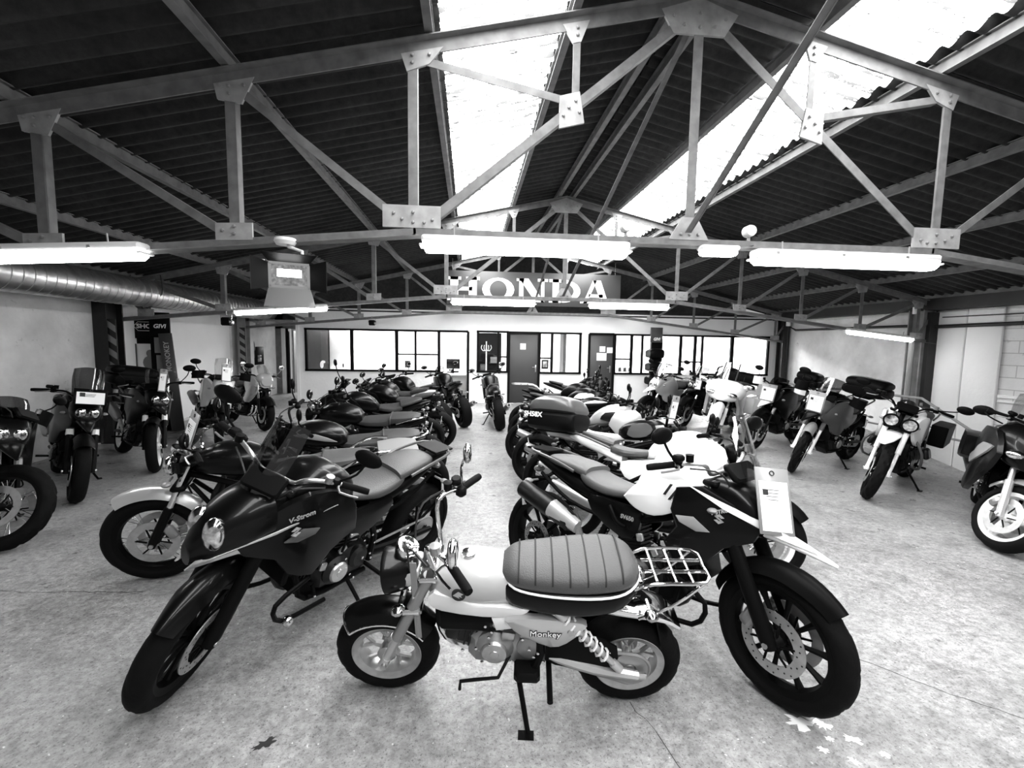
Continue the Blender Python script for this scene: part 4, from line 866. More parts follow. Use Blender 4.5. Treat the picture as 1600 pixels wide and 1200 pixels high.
def body_retro(tm=BLK, seatm=SEA, sh=.79, strap=True, sidem=BLK, band=None):
    b = [('loft', 'fuel_tank', tm, [(-.06, sh + .04, .08, .04), (0, sh + .06, .13, .08), (.14, sh + .09, .15, .11), (.3, sh + .1, .14, .1), (.42, sh + .08, .08, .06)], 2.8),
     ('loft', 'rider_seat', seatm, [(.0, sh + .0, .08, .03), (-.12, sh - .005, .13, .04), (-.3, sh + .0, .14, .045), (-.38, sh + .02, .13, .05)], 3),
     ('loft', 'pillion_seat', seatm, [(-.38, sh + .03, .13, .05), (-.5, sh + .035, .13, .048), (-.64, sh + .045, .11, .04), (-.72, sh + .05, .07, .025)], 3),
     ('puff', 'side_panel', sidem, [(-.02, sh - .05), (-.28, sh - .06), (-.24, sh - .22), (-.06, sh - .24)], .125, .04),
     ('loft', 'tail_cowl', sidem, [(-.4, sh - .05, .12, .03), (-.6, sh - .02, .11, .04), (-.78, sh + .01, .07, .035)], 2.6),
     ('tubes2', 'grab_rail', CHR, [[(-.45, .14, sh + .0), (-.6, .14, sh + .05), (-.76, .1, sh + .07), (-.8, 0, sh + .07)]], .009)]
    if strap: b.append(('tube', 'seat_strap', SED, [(-.38, .135, sh - .0), (-.38, .12, sh + .06), (-.38, 0, sh + .073), (-.38, -.12, sh + .06), (-.38, -.135, sh)], .01))
    return b
def body_adv(tm=BLK, cm=BLK, bm=BLK, seatm=SEA, sh=.83, wx=0, scr=SCR, scr_up=.36, tail=PLA):
    return [('loft', 'fuel_tank', tm, [(-.04, sh + .01, .07, .05), (.02, sh + .07, .13, .1), (.14, sh + .12, .17, .13), (.28, sh + .13, .17, .13), (.4, sh + .1, .12, .1)], 2.8),
     ('puff', 'side_cowl', cm, [(.04, sh - .12), (.06, sh + .04), (.16, sh + .15), (.34, sh + .18), (.52, sh + .1), (.66, sh + .02), (.62, sh - .1), (.48, sh - .16), (.42, sh - .26), (.3, sh - .3), (.2, sh - .2)], .2, .05, .32, .3),
     ('loft', 'rider_seat', seatm, [(.02, sh - .005, .06, .03), (-.06, sh - .01, .11, .035), (-.2, sh - .015, .15, .045), (-.34, sh + .01, .15, .05), (-.4, sh + .04, .14, .05)], 2.8),
     ('loft', 'pillion_seat', seatm, [(-.36, sh + .05, .14, .045), (-.46, sh + .07, .145, .04), (-.62, sh + .08, .13, .04), (-.72, sh + .08, .09, .03)], 2.8),
     ('loft', 'tail_cowl', tail, [(-.15, sh - .1, .12, .05), (-.4, sh - .04, .14, .06), (-.65, sh + .02, .11, .05), (-.86, sh + .06, .06, .025)], 2.6),
     ('puff', 'side_panel', cm, [(.06, sh - .06), (-.1, sh - .06), (-.3, sh - .06), (-.28, sh - .16), (-.05, sh - .26), (.05, sh - .2)], .14, .03),
     ('loft', 'front_fairing', cm, [(.42, sh + .12, .13, .09), (.54, sh + .1, .14, .11), (.64, sh + .05, .12, .1), (.7, sh + .0, .07, .05)], 2.6),
     ('loft', 'beak', bm, [(.5, sh - .02, .1, .03), (.68, sh - .015, .085, .03), (.84, sh - .05, .05, .02), (.97, sh - .09, .012, .008)], 2.2),
     ('lens', 'headlight_glass', LEN, (.68, .05, sh + .07), True, (.03, .045, .055)),
     ('screen', 'windscreen', scr, .6, sh + .17, .12, .42, sh + .17 + scr_up, .14, .08),
     ('tubes2', 'luggage_rack', DGR, [[(-.45, .15, sh + .05), (-.6, .16, sh + .09), (-.85, .13, sh + .12), (-.92, 0, sh + .12)]], .011),
     ('box', 'rack_plate', PLA, (-.84, 0, sh + .125), (.2, .2, .015)),
     ]
ADV = dict(wb=1.56, rf=.33, wf=.11, rr=.325, wr=.15, rake=26, zt=1.0, bw=.4, bz=1.12, seath=.83, ex=.02, ez=.44, etype='vee', exh='high', handguard=0, tailx=-.9, pz=.58, disc=.155, ifx=.5, mirz=.2)
NAK = dict(wb=1.43, rf=.3, wf=.12, rr=.315, wr=.18, rake=25, zt=.92, bw=.37, bz=1.03, seath=.8, tailx=-.78, pz=.5)
RET = dict(wb=1.43, rf=.31, wf=.11, rr=.315, wr=.16, rake=25, zt=.9, bw=.38, bz=1.05, seath=.79, tailx=-.8, pz=.5, dash='round', mir='round', etype='inline')
def hl(c=(.52, 0, .86), r=.085): return [('round', 'headlight', PLA, c, r, .1)]
def fpos(front, th, wb): t = radians(th); return (front[0] - cos(t) * wb / 2, front[1] - sin(t) * wb / 2)
BIKES = {}
def B(key, base, **k):
    S = dict(base); S.update(k)
    if 'front' in S: S['pos'] = fpos(S['front'], S['th'], S['wb'])
    BIKES[key] = make_bike(S); return BIKES[key]

# ---------------- the three nearest bikes
MK = B('monkey', dict(), label='small retro minibike with fat tyres, ribbed seat and Monkey lettering, nearest the viewer', hero=1, wb=1.155, rf=.25, wf=.13, rr=.25, wr=.13, tyh_f=.092, tyh_r=.092, th=172.3, pos=(.197, 2.098), lean=14, rake=25, steer=4,
  zt=.74, bx=-.04, bz=.98, bw=.36, pull=-.16, barm=CHR, leverm=CHR, wheels='star', rim=ALU, rimlabel='silver cast wheel with forked spokes', discs=(), disc=.09, usd=1, fork=FRK, forklo=SIL, fmid=.3, forklabel='grey fork tube', fy=.085,
  tubeframe=0, fender=(50, 146), fgap=.006, fenderm=BLK, fenderedge=1, ex=.0, ez=.40, ew=.11, etype='flat', coverm=ALU, eng=FRK, cylm=DKM, radiator=0, bellym=0, exh='high', exm=CHR, hdm=CHR, seath=.74, tailx=-.68, pz=.42, tlz=.56, hanger=1, plate=0, swm=SIL, frame=BLK0,
  dash=None, mir='round', mirm=CHR, mirz=.14, mirx=-.02, shy=.125, springm=WHT, shm=SIL, indy=.12, indm=CHR, ifx=.47, standf=.268, standx=-.05, clampm=CHR,
  body=[('loft', 'fuel_tank', mat('pearl_grey_paint', .42, .3, coat=.5), [(-.1, .66, .05, .05), (-.06, .68, .09, .085), (.06, .70, .12, .105), (.2, .705, .125, .105), (.3, .69, .1, .09), (.35, .67, .05, .05)], 2.3),
   ('puff', 'tank_lower_panel', WHT, [(-.11, .63), (.0, .635), (.16, .65), (.31, .70), (.335, .64), (.28, .6), (.1, .575), (-.06, .585)], .105, .03),
   ('puff', 'side_cover', SIL, [(-.0, .585), (-.1, .60), (-.33, .585), (-.34, .55), (-.27, .47), (-.2, .445), (-.1, .49), (-.04, .53)], .125, .045),
   ('puff', 'side_cover_front', WHT, [(.06, .57), (-.03, .58), (-.06, .52), (.04, .5)], .105, .03),
   ('box', 'air_box', PLA, (.15, 0, .525), (.34, .19, .16), .03), ('box', 'footpeg_bracket', BLK0, (-.1, .06, .26), (.12, .2, .06), .015), ('tube', 'engine_mount', BLK0, [(-.14, .08, .5), (-.16, .1, .36), (-.12, .11, .25)], .02),
   ('loft', 'seat_base', BLK, [(.02, .715, .07, .045), (-.03, .69, .125, .065), (-.25, .675, .158, .075), (-.46, .695, .155, .065), (-.56, .73, .1, .04)], 3.2),
   ('round', 'headlight', BLK, (.53, 0, .72), .1, .14),
   ('loft', 'rear_fender', CHR, [(-.4, .6, .08, .03), (-.55, .58, .085, .025), (-.7, .55, .08, .02), (-.78, .5, .07, .015)], 4),
   ('puff', 'chain_guard', PLA, [(-.2, .48), (-.36, .48), (-.5, .42), (-.48, .3), (-.3, .29), (-.18, .33)], .105, .014),
   ('tubes', 'rear_rack', CHR, [[(-.5, .09, .70), (-.62, .11, .78), (-.84, .1, .79), (-.86, 0, .79), (-.84, -.1, .79), (-.62, -.11, .78), (-.5, -.09, .70)], [(-.64, .1, .785), (-.64, -.1, .785)], [(-.72, .1, .785), (-.72, -.1, .785)], [(-.79, .1, .785), (-.79, -.1, .785)], [(-.6, .035, .78), (-.86, .035, .79)], [(-.6, -.035, .78), (-.86, -.035, .79)]], .007),
   ('tubes2', 'rack_stay', CHR, [[(-.84, .1, .79), (-.72, .1, .66), (-.58, .1, .58)]], .006),
   ('tube', 'gear_lever', BLK0, [(-.03, .06, .32), (.03, .16, .27), (.14, .16, .25), (.2, .17, .25), (.205, .17, .2)], .008, 1),
   ('box', 'headlight_bracket', SIL, (.43, 0, .72), (.1, .17, .07), .015),
   ('box', 'axle_block', SIL, (-.6, .1, .24), (.1, .02, .04), .008)])
P = MK['P']
sm = MB(); P('seat', MB().loft([(.015, .765, .07, .03), (-.04, .77, .12, .05), (-.15, .772, .145, .058), (-.32, .784, .162, .064), (-.46, .797, .155, .062), (-.54, .79, .115, .05), (-.575, .775, .055, .025)], 28, 2.6, 5), SEA, label='dark vinyl seat with cross ribs')
o = P('seat_piping', MB().tube([(.02 , 0, .75)] + [(x, w, z) for x, w, z in ((-.02, .105, .745), (-.1, .14, .738), (-.25, .16, .738), (-.4, .166, .748), (-.5, .145, .758), (-.56, .085, .764))] + [(-.578, 0, .768)] + [(x, -w, z) for x, w, z in ((-.56, .085, .764), (-.5, .145, .758), (-.4, .166, .748), (-.25, .16, .738), (-.1, .14, .738), (-.02, .105, .745))], .0055, 6, 3, closed=False), PAP)
for i in range(7):
    x = -.055 - i * .072; w = .135 + .027 * min(1, i / 3) - (.014 if i == 6 else 0); h = .056 + .008 * min(1, i / 4); zc = .77 + .026 * max(0, (i - 1)) / 5
    P('seat_rib', MB().tube([(x, w * math.copysign(abs(cos(a)) ** .77, cos(a)), zc + (h + .0015) * abs(sin(a)) ** .77) for a in [pi * (j + .6) / 13.2 for j in range(13)]], .0036, 6), INK)
P('fuel_cap', MB().lathe([(1e-5, .014), (.03, .012), (.036, 0), (.036, -.01)], (.17, 0, .812), (0, 0, 1), 24), CHR)
e = P('tank_emblem', MB().lathe([(1e-5, .004), (.03, .003), (.032, -.012)], (.2, .124, .70), (0, 1, .05), 24), INK)
P('wing_mark', MB().add([(.225, .1295, .70), (.2, .1295, .722), (.178, .1295, .708), (.19, .1295, .70), (.184, .1295, .69), (.2, .1295, .695), (.195, .1295, .684)], [(0, 6, 5, 4, 3, 2, 1)]), SIL, e)
sc_ = [c for c in MK['root'].children if c.name.startswith('side_cover')][0]
TM = Matrix.Translation((-.175, .1485, .525)) @ Matrix.Rotation(pi, 4, 'Z') @ Matrix.Rotation(pi / 2, 4, 'X')
text('Monkey', .042, 'lettering', INK, sc_, TM, bold=.0032); text('Monkey', .042, 'lettering_fill', PAP, sc_, Matrix.Translation((0, .0012, 0)) @ TM, bold=.0)
P('side_cover_lock', MB().lathe([(1e-5, .004), (.013, .004), (.015, 0)], (-.285, .148, .54), (0, 1, 0), 16), ALU, sc_)
P('speedometer', MB(MK['SM']).lathe([(1e-5, -.05), (.04, -.05), (.05, -.02), (.052, .012), (.045, .016), (1e-5, .01)], (.44, 0, .85), (-.45, 0, .9), 26), CHR, label='round chrome speedometer')
P('shock_absorber_top', MB().cyl((-.22, .11, .64), (-.22, .14, .64), .022, 12), CHR)
P('strap', MB().tube([(.4, .09, .84), (.39, .1, .6), (.4, .1, .42)], .004, 5).box((.395, .1, .63), (.028, .003, .42)), FRK)

VR = B('vsR', ADV, label='white-tanked adventure motorcycle with long beak and clear screen, front right', hero=2, th=-51.5, pos=(1.0, 2.5), lean=7, steer=-17, wheels='cast10', rim=BLK0, fender=(44, 158), pointy=1, fgap=.012, fk=1.25, fmid=.62, fenderm=PLA, coverm=ALU, eng=DKM, exm=DKM, hdm=DKM, plate=1, usd=0, forkup=SIL, boot=0,
  mirrors=1, mirz=.16, mirx=.0, barm=ALU, body=[q if q[1] != 'windscreen' else ('screen', 'windscreen', SCR, .64, 1.03, .105, .5, 1.38, .095, .05) for q in body_adv(WHT, BLK, WHT, mat('seat_grey_vinyl', .075, .5, bump=.25, nscale=160), .83, scr=SCR, scr_up=.3)])
P = VR['P']
P('beak_stripe', MB().puff([(.34, .985), (.5, .93), (.72, .86), (.9, .78), (.72, .82), (.5, .9)], .012, lambda x, z: -.225 + .32 * max(0, x - .3)), WHT)
[setattr(c, 'data', MB().puff([(.26, .84), (.28, .96), (.4, .99), (.54, .93), (.68, .85), (.64, .76), (.52, .7), (.44, .6), (.32, .54), (.24, .66), (.3, .76)], .05, lambda x, z, s=s: s * (.2 - .32 * max(0, x - .3))).mesh('side_cowl', BLK)) for c, s in zip([c for c in VR['root'].children if c.name.startswith('side_cowl')], (1, -1))]
smo = lambda out: [(p.x, p.z) for p in crsp([(a, 0, c) for a, c in out] + [(out[0][0], 0, out[0][1])], 3)][:-1]
for s in (1, -1): P('tank_side', MB().puff(smo([(-.04, .83), (.04, .93), (.16, .985), (.32, .99), (.36, .92), (.3, .84), (.16, .77), (.04, .78)]), .05, lambda x, z: s * (.175 - .2 * max(0, z - .86))), WHT)
for i in range(4): P('tank_stripe', MB().puff([(.2 + i * .03, .9 - i * .02), (.215 + i * .03, .9 - i * .02), (.25 + i * .035, .965 - i * .02), (.235 + i * .035, .965 - i * .02)], .004, lambda x, z: -.198, .001), INK)
def emblem(P, c, s, m=SIL, sg=-1):   # slanted angular S mark
    pts1 = [(-.5, .2), (0, .5), (.5, .2), (.2, .1), (-.0, .22), (-.15, .12), (.5, -.2), (.35, -.28), (-.2, .02)]; M = MB()
    for q in (pts1, [(-a, -b) for a, b in pts1]):
        vs = [(c[0] + a * s, c[1], c[2] + b * s) for a, b in q]; M.add(vs + [(p[0], p[1] + sg * .003, p[2]) for p in vs], [tuple(range(9)), tuple(range(17, 8, -1))])
    P('emblem', M, m)
emblem(P, (.5, -.185, .85), .05)
def vent(P, sg, m=GRY): P('air_vent', MB().puff([(.3, .82), (.38, .83), (.46, .77), (.4, .76), (.32, .79)], .01, lambda x, z: sg * (.235 - .32 * max(0, x - .3)), .003), m)
vent(P, -1)
P('engine_guard', MB().tube([(.3, -.2, .5), (.48, -.2, .42), (.42, -.18, .28), (.15, -.17, .26)], .013, 8, 3).tube([(.3, .2, .5), (.48, .2, .42), (.42, .18, .28), (.15, .17, .26)], .013, 8, 3), PLA)
P('heel_plate', MB().puff([(-.1, .42), (-.06, .46), (-.02, .42), (-.06, .34)], .006, lambda x, z: -.2), WHT)
for nm, S_, x, z, sz, lb, sg in (('lettering', VR, .62, .855, .05, 'V-STROM', -1),):
    text(lb, .026, nm, SIL, VR['root'], Matrix.Translation((.5, -.167, .885)) @ Matrix.Rotation(-.42 * -1 * sg, 4, 'Y') @ Matrix.Rotation(.3, 4, 'Z') @ Matrix.Rotation(pi / 2, 4, 'X'), bold=.001, shear=.2)
text('SV650', .034, 'model_lettering', SIL, VR['root'], Matrix.Translation((-.02, -.165, .70)) @ Matrix.Rotation(pi / 2, 4, 'X'), bold=.001)

VL = B('vsL', ADV, label='black adventure motorcycle with turned front wheel and big headlights, front left', hero=2, th=233.5, pos=(-.93, 2.84), lean=13, steer=30, wheels='cast10', rim=BLK0, fender=(46, 160), fk=1.2, fmid=.62, fgap=.014, pointy=1, fenderm=BLK, coverm=ALU, exm=DKM, handguard=0, barm=ALU, bw=.42, mirz=.22, plate=1, steered=('x',),
  body=[q for q in body_adv(BLK, BLK, BLK, mat('seat_brown_vinyl', .05, .45, bump=.25, nscale=160), .83, scr=SMK, scr_up=.36) if q[1] not in ('beak', 'headlight_glass')] + [('loft', 'nose_fairing', BLK, [(.5, .9, .17, .14), (.62, .88, .15, .14), (.74, .83, .1, .11), (.82, .77, .04, .05)], 2.3), ('lens', 'headlight_glass', LEN, (.735, .065, .87), True, (.05, .055, .085)), ('puff', 'nose_stripe', SIL, [(.5, .77), (.84, .72), (.8, .755), (.6, .81)], .14, .012, .28, .5)])
P = VL['P']
emblem(P, (.42, .21, .83), .055, SIL, 1); vent(P, 1, DGR)
P('side_stripe', MB().puff([(.2, .92), (.5, .84), (.78, .755), (.5, .825)], .006, lambda x, z: .232 - .32 * max(0, x - .3), .001), SIL)
text('V-Strom', .038, 'lettering', SIL, VL['root'], Matrix.Translation((.39, .203, .9)) @ Matrix.Rotation(.27, 4, 'Y') @ Matrix.Rotation(pi - .3, 4, 'Z') @ Matrix.Rotation(pi / 2, 4, 'X'), bold=.001, shear=.2)
P('engine_guard', MB().tube([(.3, -.2, .5), (.48, -.2, .42), (.42, -.18, .28), (.15, -.17, .26)], .013, 8, 3).tube([(.3, .2, .5), (.48, .2, .42), (.42, .18, .28), (.15, .17, .26)], .013, 8, 3), PLA)
P('guard_lamp', MB().ell((.4, .2, .28), (.03, .03, .03)), LEN)
P('fuel_cap', MB().lathe([(1e-5, .014), (.045, .012), (.055, 0), (.055, -.02)], (.16, 0, .955), (0, 0, 1), 24), CHR)

# ---------------- left centre row, seen between the front bikes
B('l1', RET, label='scrambler with wire-spoked front wheel, silver fender and rear rack, behind the front left bike', th=194, front=(-2.2, 3.33), steer=0, wheels='wire', wirefull=1, wf=.11, rf=.33, rim=PLA, fender=(55, 140), fenderm=SIL, fork=SIL, usd=0, barm=CHR, mir='round', mirz=.13,
  body=body_retro(BLK, mat('seat_mid_grey_vinyl', .06, .5, bump=.2, nscale=120), .8, True, BLK) + [('lens', 'headlight_glass', LEN, (.56, .075, .9), True, (.04, .07, .07)), ('box', 'headlight_shell', BLK, (.5, 0, .9), (.1, .28, .16), .04), ('screen', 'fly_screen', SMK, .52, .98, .12, .42, 1.12, .1, .05),
   ('loft', 'luggage_plate', GRY, [(-.78, .9, .13, .012), (-.95, .91, .15, .014), (-1.08, .91, .12, .012)], 5), ('tubes2', 'grab_tube', CHR, [[(-.5, .15, .8), (-.7, .16, .92), (-.86, .14, .93)]], .011)])
B('l2', RET, label='retro roadster with strapped seat and glossy tank, second in the left centre row', th=191, pos=(-1.22, 4.4), steer=14, mirz=.18, wheels='cast5', group=None, tailx=-.75, mirrors=1, body=body_retro(BLK, SED, .79, True, BLK) + hl() + [('puff', 'tank_stripe', SIL, [(.02, .85), (.2, .93), (.38, .93), (.3, .9), (.12, .86)], .15, .012)])
B('l3', RET, label='dark roadster with round headlight and small silver clock, third in the left centre row', th=181, pos=(-1.3, 5.5), steer=-8, wheels='cast10', mirz=.15, body=body_retro(BLK, SED, .8, True, BLK) + hl((.55, 0, .86)) + [('loft', 'tank_top', SIL, [(.22, .93, .03, .01), (.28, .945, .05, .012), (.34, .93, .03, .01)], 2)])
B('l4', NAK, label='faired sports tourer with tall mirrors, fourth in the left centre row', th=192, pos=(-1.38, 6.5), steer=12, mirz=.32, mirx=.1, wheels='cast10', body=body_naked(BLK, SED, .8) + [('loft', 'front_fairing', BLK, [(.36, .9, .17, .14), (.5, .9, .16, .15), (.64, .86, .1, .12), (.72, .8, .04, .05)], 2.4), ('puff', 'side_cowl', BLK, [(.5, 1.0), (.62, .85), (.45, .6), (.2, .45), (.1, .6), (.3, .8)], .19, .04, .25, .3), ('lens', 'headlight_glass', LEN, (.66, .06, .9), True, (.03, .05, .03)), ('screen', 'windscreen', SMK, .55, 1.02, .14, .34, 1.22, .11, .07)])
B('l5', NAK, label='black naked motorcycle with streaked tank, fifth in the left centre row', th=168, pos=(-1.2, 7.4), steer=-12, mirz=.12, body=body_naked(BLK, SED, .8) + hl())
B('l6', NAK, label='black naked motorcycle with white tail panels, sixth in the left centre row', th=160, pos=(-1.3, 8.25), steer=0, body=body_naked(BLK, SED, .8, tailm=WHT) + hl(), platetext=None)
B('l7', NAK, label='dark motorcycle with rear plate toward the viewer, left of the bike before the door', th=140, pos=(-1.1, 9.0), lean=8, wr=.19, body=body_naked(BLK, SED, .8) + hl(), platetext=('GC', '197 AL'))
B('l8', NAK, label='black naked motorcycle seen from behind with white plate before the open office door', th=112, pos=(-.36, 9.7), lean=8, wr=.2, platetext=('DG', '600 WW'), body=body_naked(BLK, SED, .82) + hl() + [('screen', 'fly_screen', SMK, .52, .98, .12, .42, 1.2, .1, .05)])
B('c1', NAK, label='naked motorcycle seen straight from behind in the middle of the aisle', th=93, pos=(.58, 9.45), lean=8, wr=.19, steer=10, platetext=('GT A', '242 NV'), body=body_naked(BLK, SEA, .8, tailm=DGR) + hl(), exh='right', mirz=.16)

# ---------------- right centre row
r1 = B('r1', NAK, label='white motorcycle with long black top case, directly behind the front right bike', wb=1.5, th=-33, front=(2.15, 3.0), wheels='wire', rim=WHT, steer=0, tailx=-.85, exh='right', mir='oval', mirz=.12,
  body=body_naked(WHT, SEA, .82, tailm=WHT) + [('round', 'headlight', PLA, (.55, 0, .9), .08, .1), ('puff', 'side_cowl', WHT, [(-.02, .8), (.1, .96), (.4, .98), (.5, .84), (.3, .7), (.1, .66)], .19, .04, .1, .3), ('tubes2', 'luggage_rack', DGR, [[(-.4, .13, .84), (-.7, .14, .93), (-.95, .1, .95)]], .01)])
B('r2', RET, label='retro motorcycle with pale seat and dark oval tank pad, second in the right centre row', th=-20, pos=(1.52, 4.2), wheels='wire', tailx=-.75, rim=PLA, mirz=.14, steer=-15, body=body_retro(BLK, mat('seat_pale_vinyl', .45, .5), .8, False, SIL) + hl((.56, 0, .86), .09) + [('puff', 'knee_pad', DGR, [(.02, .84), (.06, .93), (.2, .96), (.26, .9), (.2, .83), (.08, .81)], .152, .015), ('puff', 'tank_mark', SIL, [(.28, .94), (.36, .95), (.38, .9), (.3, .89)], .14, .012)])
B('r3', NAK, label='naked motorcycle with a silver-topped tank, third in the right centre row', th=-17, pos=(1.5, 5.05), steer=-5, body=body_naked(SIL, SED, .8) + hl() + [('puff', 'knee_pad', BLK, [(.02, .84), (.08, .92), (.3, .93), (.34, .84), (.2, .8)], .165, .02)])
B('r4', RET, label='black roadster with striped tank, fourth in the right centre row', th=-14, pos=(1.5, 5.95), steer=0, mirz=.12, body=body_retro(BLK, SED, .8, True, BLK) + hl((.55, 0, .87)) + [('puff', 'tank_stripe', SIL, [(.02, .9), (.2, .95), (.38, .93), (.3, .91), (.12, .9)], .15, .01)])
B('r5', NAK, label='motorcycle with white oval tank panel, fifth in the right centre row', th=-12, pos=(1.62, 6.9), mirz=.2, body=body_naked(BLK, SED, .8) + hl() + [('puff', 'tank_panel', WHT, [(.02, .86), (.1, .93), (.3, .94), (.34, .88), (.2, .84)], .17, .02)])
B('r6', NAK, label='dark motorcycle with tubular rear rack, sixth in the right centre row', th=-10, pos=(1.72, 7.8), platetext=None, body=body_naked(BLK, SED, .8) + hl() + [('tubes', 'rear_rack', ALU, [[(-.45, .13, .86), (-.6, .13, .98), (-.95, .1, .99), (-.95, -.1, .99), (-.6, -.13, .98), (-.45, -.13, .86)], [(-.7, .12, .985), (-.7, -.12, .985)], [(-.82, .11, .985), (-.82, -.11, .985)]], .01)])
B('r7', NAK, label='small black motorcycle farthest back in the right centre row, before the dark door', th=-14, pos=(2.3, 9.0), body=body_naked(BLK, SED, .82) + hl())

# ---------------- right wall side
B('w1', ADV, label='pale touring motorcycle with side cases, left end of the group by the right office windows', th=212, front=(3.75, 9.3), rf=.3, handguard=0, hgm=PLA, body=body_adv(SIL, SIL, WHT, SED, .83, scr=SCR, scr_up=.42) + [('box', 'side_case', PLA, (-.52, .3, .66), (.42, .2, .3), .04), ('box', 'side_case', PLA, (-.52, -.3, .66), (.42, .2, .3), .04)])
B('w2', ADV, label='black motorcycle with white hand guards, half hidden between two pale tourers', th=216, front=(4.4, 8.85), handguard=1, hgm=WHT, body=body_adv(BLK, BLK, BLK, SED, .85, scr=SMK, scr_up=.3))
B('w3', dict(), label='large pale full-dress tourer with wide fairing and tall screen, facing the viewer', wb=1.69, rf=.33, wf=.14, rr=.32, wr=.19, th=226, front=(4.47, 7.8), rake=29, zt=.92, bw=.36, bz=1.06, bx=-.1, ex=.05, ez=.4, etype='side', cylm=CHR, eng=FRK, exh='both', exm=CHR, hdm=CHR, seath=.76, tailx=-1.02, pz=.42, steer=10, wheels='cast5', rim=PLA, fender=(20, 150), fenderm=WHT, usd=0, forklo=WHT, forkup=CHR, radiator=1,
  mirrors=0, dash='box', lean=8, fy=.12,
  body=[('loft', 'fuel_tank', WHT, [(-.1, .82, .1, .08), (.1, .9, .17, .15), (.3, .94, .18, .14), (.42, .92, .14, .1)], 2.6),
   ('loft', 'front_fairing', WHT, [(.36, .9, .32, .16), (.5, .92, .36, .19), (.64, .88, .31, .17), (.74, .84, .2, .11), (.79, .8, .1, .05)], 2.5),
   ('puff', 'side_cowl', SIL, [(.62, 1.0), (.7, .82), (.55, .62), (.48, .4), (.2, .38), (.3, .6), (.2, .85), (.4, 1.0)], .3, .06, .25, .5, .1),
   ('lens', 'headlight_glass', LEN, (.73, .17, .86), True, (.06, .1, .045)),
   ('screen', 'windscreen', SCR, .56, 1.04, .25, .3, 1.42, .23, .12),
   ('tubes2', 'screen_stripe', INK, [[(.5, .13, 1.06), (.42, .13, 1.22), (.3, .12, 1.42)]], .012),
   ('lens', 'mirror_glass', LEN, (.5, .4, 1.04), True, (.05, .09, .05)), ('tubes2', 'mirror_housing', WHT, [[(.5, .3, 1.0), (.47, .4, 1.04), (.46, .5, 1.04)]], .05),
   ('loft', 'rider_seat', SED, [(.0, .74, .14, .05), (-.15, .72, .2, .07), (-.35, .76, .21, .09)], 3), ('loft', 'pillion_seat', SED, [(-.35, .86, .2, .08), (-.5, .88, .2, .07), (-.72, .9, .2, .07), (-.8, 1.0, .2, .16)], 3),
   ('loft', 'rear_trunk', PLA, [(-.74, 1.0, .26, .14), (-.8, 1.02, .3, .17), (-1.1, 1.02, .28, .16), (-1.17, 1.0, .22, .12)], 4),
   ('puff', 'side_case', WHT, [(-.4, .74), (-.9, .76), (-1.1, .62), (-1.0, .42), (-.5, .4), (-.4, .5)], .28, .18), ('tubes2', 'crash_bar', CHR, [[(.35, .2, .5), (.38, .36, .42), (.2, .36, .3), (.1, .2, .3)]], .017)])
B('w4', ADV, label='trail motorcycle with white hand guards and a white price sheet, right of the full-dress tourer', th=212, front=(4.72, 6.95), wheels='wire', handguard=1, hgm=WHT, wf=.09, rf=.34, knob=1, usd=1, fork=DGR, forklo=PLA, body=body_adv(BLK, BLK, WHT, SED, .87, scr=SMK, scr_up=.2))
w5 = B('w5', ADV, label='dark adventure motorcycle with wire wheels and wide soft top case near the rough wall', th=207, front=(4.48, 5.66), wheels='wire', rf=.345, wf=.09, knob=1, steer=18, fender=(55, 140), fenderm=GRY, usd=1, fork=DGR, forklo=WHT, handguard=1, body=body_adv(BLK, DGR, BLK, SED, .87, scr=SMK, scr_up=.3))
B('w6', ADV, label='white twin-headlight trail motorcycle with knobbly wire wheel, in front of the guard rail', wb=1.53, th=212, front=(4.6, 4.63), steer=16, wheels='wire', wirefull=1, rf=.335, wf=.11, knob=1, rim=PLA, usd=1, fork=WHT, forklo=WHT, fmid=.35, fender=False, handguard=0, barm=PLA, coverm=FRK, etype='side', mirz=.1, miry=.12, mir='oval',
  body=[b for b in body_adv(WHT, WHT, WHT, SED, .83) if b[1] not in ('beak', 'front_fairing', 'headlight_glass', 'windscreen', 'side_cowl')] + [('puff', 'side_cowl', WHT, [(.05, .78), (.12, .95), (.34, 1.0), (.5, .93), (.5, .8), (.36, .66), (.2, .68)], .19, .04, .2, .3), ('round', 'headlight', PLA, (.6, 0, .92), .075, .07, (.085, -.085)), ('loft', 'high_fender', WHT, [(.4, .78, .06, .03), (.6, .76, .085, .025), (.8, .73, .07, .02), (.9, .70, .03, .01)], 2.4), ('screen', 'fly_screen', SMK, .56, 1.02, .1, .46, 1.17, .08, .05), ('puff', 'side_case', PLA, [(-.3, .85), (-.75, .86), (-.75, .6), (-.35, .58)], .25, .16),
   ('tubes2', 'crash_bar', DGR, [[(.35, .15, .75), (.42, .27, .6), (.3, .27, .4), (.1, .15, .35)]], .014)])
